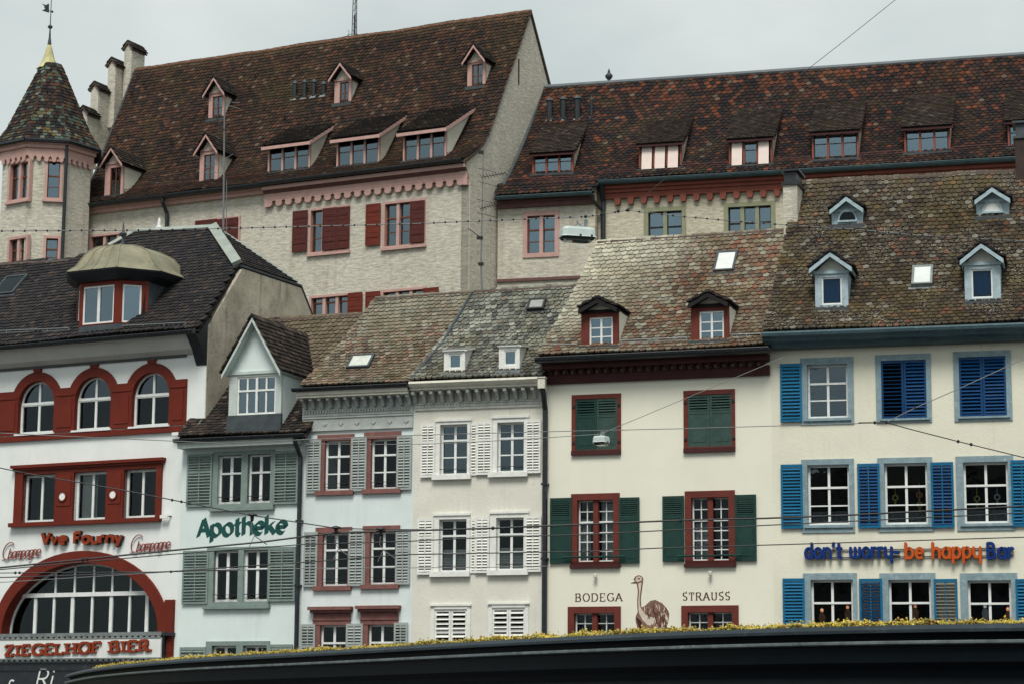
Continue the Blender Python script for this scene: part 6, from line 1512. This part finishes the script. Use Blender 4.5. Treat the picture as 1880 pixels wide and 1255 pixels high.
u0, z0 = H.uv(9.5, 1203.5, -.31); u1, z1 = H.uv(274, 1194, -.31)
MB().box(-2.2, sx1-u, -.015, 0, zsB-z-.02, zsB-z+.02).box(-2.2, sx1-u, -.015, 0, zsT-z-.02, zsT-z+.015).build('sign_edge', M_ZINC, s)
lt = empty('sign_lettering'); lt.parent = s; lt.location = (u0-u, -.004, z0-z)
lettering(lt, 'ZIEGELHOF BIER', u1-u0, .305, M_ORANGE, 'slab', .092, .05, gap=.16, rise=(z1-z0)/(u1-u0), weight_thin=.055, sidemat=M_SIGNDK)
H = H6
s, u, z = sign_root(H, 1478, 1025, -.05, 'bar_sign', 'blue and orange rounded letters reading don\'t worry be happy Bar')
for txt, a, b, m_, sm_ in (("don't worry-", 1479, 1652, M_BLUES, M_BLUED), ('be happy', 1663, 1801, M_ORANGE2, M_SIGNDK), ('Bar', 1812.5, 1861, M_BLUES, M_BLUED)):
    ua, za = H.uv(a, 1024, -.05); ub_, zb_ = H.uv(b, 1023.6, -.05)
    lettering(s, txt, ub_-ua, .375, m_, 'round', .070, .11, gap=.20, x0=ua-u, z0=za-z, sidemat=sm_)
L6 = H.uv(1861, 1024)[0]-u
MB().box(0, L6, .0, .03, .02, .04).box(0, L6, .0, .03, .21, .23).build('sign_rail', M_IRON, s)

# ================================================================ antennas, mast, lamps
def thing(name, loc, label, cat, group=None, rz=0): return tag(empty(name, loc, rz), label, cat, group)
u, y, z, t = R4.hit(883, 545); pA = H4.world(u, R4.S(1)[0], R4.zr); DA = pA.y
az = lambda px, py: at(px, py, DA)-pA
a = thing('television_antenna', pA, 'thin grey antenna mast with two combs on the lichen covered roof ridge', 'antenna')
MB().tube([(0,0,-.3), az(883, 480), az(885, 400), az(887, 275)], .03, 6, .014).build('mast', M_WIREL, a)
for (p, q), n_ in ((((884, 326), (928, 318)), 9), (((882, 383), (914, 375)), 8)):
    A, B = az(*p), az(*q); mb = MB().tube([A, B], .012, 5)
    for k in range(n_): c = A.lerp(B, k/(n_-1)); h = .16-.08*k/n_; mb.tube([c+Vector((-.04,-h*.6,h*.3)), c+Vector((.04,h*.6,-h*.3))], .008, 4)
    for dz in (.2, -.2): mb.tube([A+Vector((-.10,-.1,dz+.05)), A+Vector((.42,.1,dz-.03))], .008, 4)
    mb.build('antenna_comb', M_WIRE, a)
MB().tube([az(883, 437), az(859, 419)], .014, 5).box(*(lambda c: (c.x-.12, c.x+.06, c.y-.05, c.y+.05, c.z-.04, c.z+.04))(az(883, 437))).build('dipole', M_WIRE, a)
for py in (485, 280): c = az(883, py); MB().box(c.x-.08, c.x+.08, c.y-.05, c.y+.05, c.z-.04, c.z+.04).build('clamp', M_WIRE, a)
uu, yy, zz, t = R1.hit(400, 424); pA = H1.world(uu, pr_.y+.2, pr_.z); DA = pA.y
a = thing('roof_antenna', pA, 'bare grey antenna pole on the hipped ridge beside the white flashing', 'antenna')
MB().tube([(0,0,-.6), az(411, 330), az(412, 190)], .035, 6, .022).build('mast', M_WIREL, a); MB().tube([az(416, 430), az(416, 330)], .012, 5).build('cable', M_WIREL, a)
MB().tube([az(398, 217), az(407, 238), az(414, 238)], .03, 5).build('bracket_arm', M_IRON, a)
mb = MB()
for p, q in (((385, 184), (440, 200)), ((425, 188), (440, 189)), ((372, 300), (412, 306)), ((395, 303), (428, 283)), ((372, 316), (408, 318))): mb.tube([az(*p), az(*q)], .010, 4)
mb.build('antenna_rods', M_WIREL, a)
# ridge mast on the convent
uu = HB.uv(642, 67, RB.S(1)[0])[0]; pA = HB.world(uu, RB.S(1)[0]+.4, RB.zr); DA = pA.y
a = thing('lattice_mast', pA, 'slim lattice mast with railed platform on the convent roof ridge', 'mast')
zz = az(642, -30).z; mb = MB()
for dx, dy in ((-.11, -.11), (.11, -.11), (0, .12)): mb.tube([(dx, dy, -.4), (dx*.6, dy*.6, zz)], .022, 5)
k = .1
while k < zz-.2: mb.tube([(-.1,-.1,k), (.1,-.1,k+.22)], .012, 4); mb.tube([(.1,-.1,k+.22), (0,.11,k+.3)], .012, 4); k += .3
mb.tube([(0,0,-.3), (0,0,zz*.45)], .05, 6); mb.build('mast_lattice', M_DZINC, a)
mb = MB()
for k in range(10):
    t = 2*math.pi*k/10; mb.tube([(math.cos(t)*.32, math.sin(t)*.32, -.12), (math.cos(t)*.32, math.sin(t)*.32, .22)], .012, 4)
for h in (.0, .22): mb.tube([(math.cos(2*math.pi*k/16)*.32, math.sin(2*math.pi*k/16)*.32, h) for k in range(17)], .013, 4)
mb.build('platform_rail', M_DZINC, a); MB().tube([(-.28,0,0), (-.24,0,.45), (-.3,0,.5)], .015, 4).build('sensor', M_DZINC, a)

# hanging street lamps
def lamp(pc, L_, Wd, hh, rz, label):
    a = thing('hanging_street_lamp', pc, label, 'street lamp', 'lamps hung on span wires', rz)
    def ringv(sx_, sy_, z): return [(x*sx_, y*sy_, z) for x, y in ((-.5,-.38),(-.36,-.5),(.36,-.5),(.5,-.38),(.5,.38),(.36,.5),(-.36,.5),(-.5,.38))]
    def lf(rs, nm, m_):
        vs = sum((ringv(*r) for r in rs), []); n = 8
        fs = [(i*n+k, i*n+(k+1) % n, (i+1)*n+(k+1) % n, (i+1)*n+k) for i in range(len(rs)-1) for k in range(n)]+[tuple(range(n-1,-1,-1)), tuple(range((len(rs)-1)*n, len(rs)*n))]
        return MB().add(vs, fs).build(nm, m_, a)
    lf([(L_, Wd, 0), (L_*.985, Wd*.98, hh*.06), (L_*.93, Wd*.93, hh*.10), (L_*.90, Wd*.88, hh*.75), (L_*.80, Wd*.78, hh)], 'housing', M_LAMP)
    lf([(L_*.62, Wd*.6, -hh*.42), (L_*.82, Wd*.8, -hh*.30), (L_*.93, Wd*.93, -.004)], 'diffuser', glassmat('lamp_glass_'+label[:5], (.75,.78,.76), 1.6, (.8,.85,.85)))
    lf([(L_*.8, Wd*.7, -hh*.10), (L_*.9, Wd*.85, -.002)], 'reflector', solid('lamp_reflector', (.16,.18,.18), .4))
    mb = MB(); mb.tube([(-L_*.12, 0, hh), (0, 0, hh*1.5), (L_*.22, 0, hh)], .018, 5); mb.box(L_*.20, L_*.28, -.04, .04, hh, hh*1.9); mb.tube([(0, 0, hh*1.4), (0, 0, hh*1.75)], .02, 5); mb.build('hanger', M_ZINC, a)
    for x in (.02, .34): MB().box(L_*x-.02, L_*x+.02, -Wd*.52, -Wd*.45, -.02, hh*.2).build('latch', M_IRON, a)
    return a
lamp(at(1060, 437, 48), .80, .42, .22, R(14), 'large pale lamp hung in front of the convent wall')
lamp(at(1104, 812, 55), .42, .36, .16, R(60), 'small pale lamp hung before a closed green shutter')

# ================================================================ overhead wires
def wire(pts, Y, r, label, mat=M_WIRE, beads=None, group='overhead tram wires', name='overhead_wire', ext=0):
    P = [at(px, py, Y) for px, py in pts]; Q = [P[0]]
    for k in range(len(P)-1):
        for j in range(1, 7): Q.append(P[k].lerp(P[k+1], j/6))
    o = MB().tube(Q, r, 5).build(name, mat); tag(o, label, 'wire', group)
    if beads:
        sp, br, bm = beads; me = MB().lathe([(.004, -br), (br*.8, -br*.5), (br, 0), (br*.8, br*.5), (.004, br)], n=8).mesh('clamp'); me.materials.append(bm); acc = 0
        for k in range(len(P)-1):
            d = (P[k+1]-P[k]).length; x = sp-acc
            while x < d: inst('clamp', me, o, P[k].lerp(P[k+1], x/d)); x += sp
            acc = (acc+d) % sp
    return o
def fittings(o, pts, Y, s=.05):
    mb = MB()
    for px, py in pts:
        c = at(px, py, Y); mb.lathe([(.01, -s), (s*.9, -s*.4), (s, 0), (s*.9, s*.4), (.01, s)], tuple(c), 8)
    mb.build('insulator', M_IRON, o)
o = wire([(-80, 425), (300, 422.5), (480, 418), (760, 411), (914, 404.5), (1030, 400), (1075, 398), (1104, 394), (1153, 386)], 48, .010, 'beaded span cable crossing the convent wall and carrying the large lamp', M_WIREL, (.25, .026, M_WIRE))
fittings(o, ((1075, 398), (1104, 394), (1135, 388), (1153, 386)), 48, .04)
o = wire([(1153, 386), (1180, 390), (1255, 398), (1345, 406), (1440, 413), (1562, 421), (1683, 432), (1950, 447)], 48, .010, 'beaded span cable crossing the brown tiled roof with blue grey dormers', M_WIREL, (.25, .026, M_WIRE))
wire([(1153, 386), (1233, 318), (1340, 236), (1475, 134), (1544, 80), (1700, -45)], 48, .007, 'guy wire rising from the beaded cable up across the sky', M_WIRE)
wire([(-80, 790), (100, 799), (303, 808), (410, 813), (560, 806), (740, 798.5), (980, 792), (1250, 786), (1440, 780.5), (1625, 775)], 50, .009, 'thin wire passing just above the sage green shutters to the blue shuttered house', M_WIREL)
wire([(560, 814), (740, 815), (836, 812.5), (980, 804), (1103, 796)], 55, .009, 'thin wire leading to the small lamp from the rose stone house', M_WIREL)
wire([(1103, 796), (1133, 783), (1260, 730), (1413, 666), (1440, 654.5)], 55, .008, 'thin slanting wire from the small lamp up to the cream house', M_WIREL)
o = wire([(1576, 775), (1627, 774.5), (1671, 787), (1759, 809.5), (1880, 839), (1960, 862)], 50, .012, 'dark wire sloping down to the right across the blue shuttered house'); fittings(o, ((1606, 775), (1627, 774), (1759, 809.5), (1783, 815)), 50, .04)
o = wire([(1627, 774.5), (1680, 748), (1760, 713), (1880, 658), (1950, 627)], 50, .010, 'grey wire rising to the right across the closed navy shutters', M_WIREL); fittings(o, ((1680, 748),), 50, .035)
o = wire([(-60, 848), (0, 858), (43, 867), (227, 899), (333, 920), (463, 945), (617, 968.5), (699, 971), (780, 971)], 46, .012, 'dark span wire falling across the red window frame and the Apotheke lettering'); fittings(o, ((43, 867), (316, 917), (333, 920)), 46, .03)
for k, (px, py, nm) in enumerate(((463, 945, 'Apotheke letters'), (617, 968.5, 'left rose stone lintel'), (699, 971, 'right rose stone lintel'))):
    p = at(px, py, 46); a = thing('wire_hanger', p, 'black umbrella insulator and hanger in front of the '+nm, 'insulator', 'insulator hangers')
    MB().lathe([(.01, .05), (.09, .03), (.11, 0), (.04, -.02), (.035, -.11), (.01, -.13)], n=10).build('insulator', M_IRON, a)
    MB().tube([(0, 0, -.12), (-.02, 0, -.3), (.06, 0, -.42), (-.05, 0, -.66)], .010, 4).tube([(.06, 0, -.42), (.32, 0, -.60)], .014, 4).build('hanger_arm', M_WIREL, a)
o = wire([(-60, 1047), (0, 1041), (159, 1025), (320, 1009), (480, 994), (553, 984.5), (617, 977), (740, 973.5), (905, 968.5), (1080, 961), (1250, 954), (1400, 950.5), (1558, 944.5), (1880, 928), (1950, 924)], 46, .019, 'thick dark contact wire crossing all the house fronts'); fittings(o, ((152, 1026), (160, 1025), (905, 968.5), (1250, 954.5)), 46, .04)
wire([(-60, 1051), (0, 1044.5), (159, 1030), (320, 1016), (553, 998.5), (740, 993), (912, 984.5), (1080, 980), (1250, 971), (1400, 963.5), (1880, 940.5), (1950, 937)], 46, .012, 'second dark contact wire running just below the thick one')
wire([(-60, 1062), (0, 1059), (200, 1053), (320, 1047.5), (553, 1031.5), (740, 1017), (1080, 1011), (1209, 1005), (1440, 998.5), (1880, 985), (1950, 983)], 46, .012, 'dark wire passing just above the blue and orange bar sign')
o = wire([(-60, 1051.5), (28, 1050.5), (314, 1048.5), (440, 1044)], 47, .010, 'thin wire across the crown of the great arch'); fittings(o, ((28, 1050.5), (36, 1050.5), (226, 1050), (314, 1048.5)), 47, .03)
wire([(-60, 1072), (0, 1068), (314, 1048.5), (553, 1042.5), (780, 1041), (907, 1040), (1008, 1038)], 53, .009, 'faint wire ending at the black downpipe beside the ivory house', M_WIREL)
# small cameras on the white house
for k, (px, py) in enumerate(((323, 795), (301, 947))):
    u, z = H1.uv(px, py, -.2); a = thing('security_camera', H1.world(u, -.12, z), ['small camera under the corner of the red window band', 'small camera at the sill corner of the red triple window'][k], 'camera', 'cameras on the white house', H1.rz)
    MB().box(-.16, .10, -.06, .02, -.045, .045).build('body', dm, a); MB().tube([(.06, 0, 0), (.12, .12, .02)], .02, 5).build('bracket', M_IRON, a)

# ================================================================ tram stop shelter in the foreground
ZT = 2.9
edge = [(122, 1236.5), (150, 1228), (200, 1219.5), (330, 1206.5), (480, 1198.5), (640, 1189.5), (820, 1178), (1000, 1168), (1200, 1158.5), (1420, 1150.5), (1650, 1145), (1880, 1141.5), (2000, 1140.5)]
E = [atz(px, py, ZT) for px, py in edge]
pts = []
for i in range(len(E)-1):
    for j in range(6): pts.append(E[i].lerp(E[i+1], j/6))
pts.append(E[-1])
for _ in range(14): pts = [pts[0]]+[(pts[i-1]+pts[i]*2+pts[i+1])/4 for i in range(1, len(pts)-1)]+[pts[-1]]
nr = []
for i in range(len(pts)):
    d = (pts[min(i+1, len(pts)-1)]-pts[max(0, i-1)]); nr.append(Vector((d.y, -d.x, 0)).normalized())
sh = thing('tram_shelter', (0, 28, 0), 'dark tram stop shelter roof with planted top running along the bottom', 'shelter')
off = Vector((0, 28, 0))
def sweep(sec, nm, mat):
    mb = MB(); n = len(sec); vs = []
    for p, m_ in zip(pts, nr): vs += [tuple(p-off+m_*o_+Vector((0, 0, z-ZT))) for o_, z in sec]
    fs = [(i*n+k, i*n+(k+1) % n, (i+1)*n+(k+1) % n, (i+1)*n+k) for i in range(len(pts)-1) for k in range(n)]
    return mb.add(vs, fs+[tuple(range(n)), tuple(range((len(pts)-1)*n+n-1, (len(pts)-1)*n-1, -1))]).build(nm, mat, sh)
M_SL = solid('slate_blue_metal', (.030,.044,.055), .5, .25, 2, (.07,.09,.10), .3, spec=.2, streak=.3)
M_SB = solid('black_blue_metal', (.0022,.0055,.009), .5, .3, 2, (.006,.010,.014), .25, spec=.10)
sweep([(-2.6, ZT-.02), (-.16, ZT), (0, ZT-.01), (.05, ZT-.06), (.05, ZT-.095), (-.02, ZT-.10), (-2.6, ZT-.10)], 'roof_edge', M_SL)
sweep([(-.10, ZT-.10), (-.10, ZT-.19), (-2.5, ZT-.19), (-2.5, ZT-.101)], 'recess', M_SB)
sweep([(.035, ZT-.19), (.055, ZT-.20), (.055, ZT-.225), (.02, ZT-.24), (-.09, ZT-.235), (-.09, ZT-.191)], 'drip_edge', solid('drip_edge_metal', (.15,.18,.19), .4, .45, 5, (.30,.33,.33), .5))
sweep([(-.02, ZT-.24), (-.02, ZT-.44), (-.10, ZT-.52), (-.12, ZT-.60), (-2.4, ZT-.60), (-2.4, ZT-.24)], 'fascia', M_SB)
sweep([(-.22, ZT-.60), (-.22, ZT-.95), (-.30, ZT-.95), (-.30, ZT-.601)], 'glazing_head', solid('grey_head_metal', (.035,.045,.052), .6, .2, spec=.2))
for i in (8, 30, 52, 68):
    p = pts[min(i, len(pts)-1)]-off-nr[min(i, len(pts)-1)]*.8; MB().lathe([(.08, 0), (.08, ZT-.6)], (p.x, p.y, 0), 10).build('post', M_SB, sh)
# sedum on the roof: far too many sprigs to count
rs = random.Random(3); vs, fs, cl = [], [], []
SC = [((.52,.40,.05), 6), ((.40,.34,.06), 4), ((.62,.47,.09), 3), ((.36,.17,.05), 2), ((.24,.26,.07), 2), ((.45,.38,.22), 1)]
bag = [c for c, w in SC for _ in range(w)]
for i in range(26000):
    f = rs.random()*(len(pts)-8)+7; k = int(f); p = pts[k].lerp(pts[min(k+1, len(pts)-1)], f-k); o_ = -.13-abs(rs.gauss(0, .22)); p = p+nr[k]*o_-off
    nzv = mnoise.noise(Vector((p.x*2.1, p.y*2.1, 2)))+.7*mnoise.noise(Vector((p.x*6, p.y*6, 5))); m_h = max(.008, .040+.055*nzv)
    h = rs.random()**.6*m_h+(rs.uniform(.02, .05) if rs.random() < .03 else 0); r_ = rs.uniform(.008, .02); a0 = rs.uniform(0, 6.28); b = len(vs); z_ = ZT-.01+h
    dx, dy = rs.uniform(-.01,.01), rs.uniform(-.01,.01)
    vs.append((p.x-dx, p.y-dy, z_-r_*1.2))
    for q in range(3): t = a0+q*2.094; vs.append((p.x+math.cos(t)*r_, p.y+math.sin(t)*r_, z_+rs.uniform(-.3,.3)*r_))
    vs.append((p.x+dx, p.y+dy, z_+r_*rs.uniform(.6,1.4)))
    fs += [(b, b+1, b+2), (b, b+2, b+3), (b, b+3, b+1), (b+4, b+2, b+1), (b+4, b+3, b+2), (b+4, b+1, b+3)]; c = rs.choice(bag); kk = rs.uniform(.6, 1.2)*(1+.5*mnoise.noise(Vector((p.x*1.1, p.y, 9)))); cl += [tuple(x*kk for x in c)+(1,)]*6
me = bpy.data.meshes.new('sedum'); me.from_pydata(vs, [], fs); at_ = me.attributes.new('tcol', 'FLOAT_COLOR', 'FACE'); at_.data.foreach_set('color', np.array(cl, dtype=np.float32).reshape(-1))
m_, t_, out_ = nodes('sedum_leaf'); p_ = N(t_, 'BsdfPrincipled', Roughness=.8); aa = N(t_, 'Attribute', attribute_name='tcol'); t_.links.new(aa.outputs['Color'], p_.inputs['Base Color']); t_.links.new(p_.outputs[0], out_.inputs[0]); me.materials.append(m_)
so_ = bpy.data.objects.new('sedum', me); col.objects.link(so_); so_.location = off; tag(so_, 'yellow green sedum growing along the top of the shelter roof', 'sedum', kind='stuff')

# ================================================================ houses across the square, seen only as reflections in the glass
om = [solid('far_plaster_a', (.16,.15,.13), .9, .2, 1), solid('far_plaster_b', (.12,.12,.12), .9, .2, 1), solid('far_roof', (.05,.04,.035), .9, .3, 1), M_ROOM]
x = -40; k = 0
for w, h in ((17, 15), (14, 18), (19, 14.5), (15, 17), (18, 19), (16, 15), (22, 17), (18, 14), (20, 18), (17, 16), (19, 19), (16, 15), (21, 17), (18, 18), (20, 16)):
    a = thing('square_house', (x, -26, 0), 'plain house %s the square behind the viewer' % ['closing', 'facing', 'bordering', 'lining', 'across', 'beyond', 'flanking', 'edging', 'ending', 'rimming', 'shading', 'overlooking', 'meeting', 'touching', 'fronting', 'guarding'][k], 'house', 'houses across the square')
    MB().box(0, w-.1, -10, 0, 0, h).build('wall', om[k % 2], a); MB().prismx([(-10.4, h), (.5, h), (-5, h+4.5)], -.05, w-.05).build('roof', om[2], a)
    for r_ in range(int(h//3.4)):
        for c in range(int(w//2.8)): MB().box(1+c*2.8, 2.1+c*2.8, .0, .05, 1.2+r_*3.3, 2.9+r_*3.3).build('window', om[3], a)
    x += w; k += 1
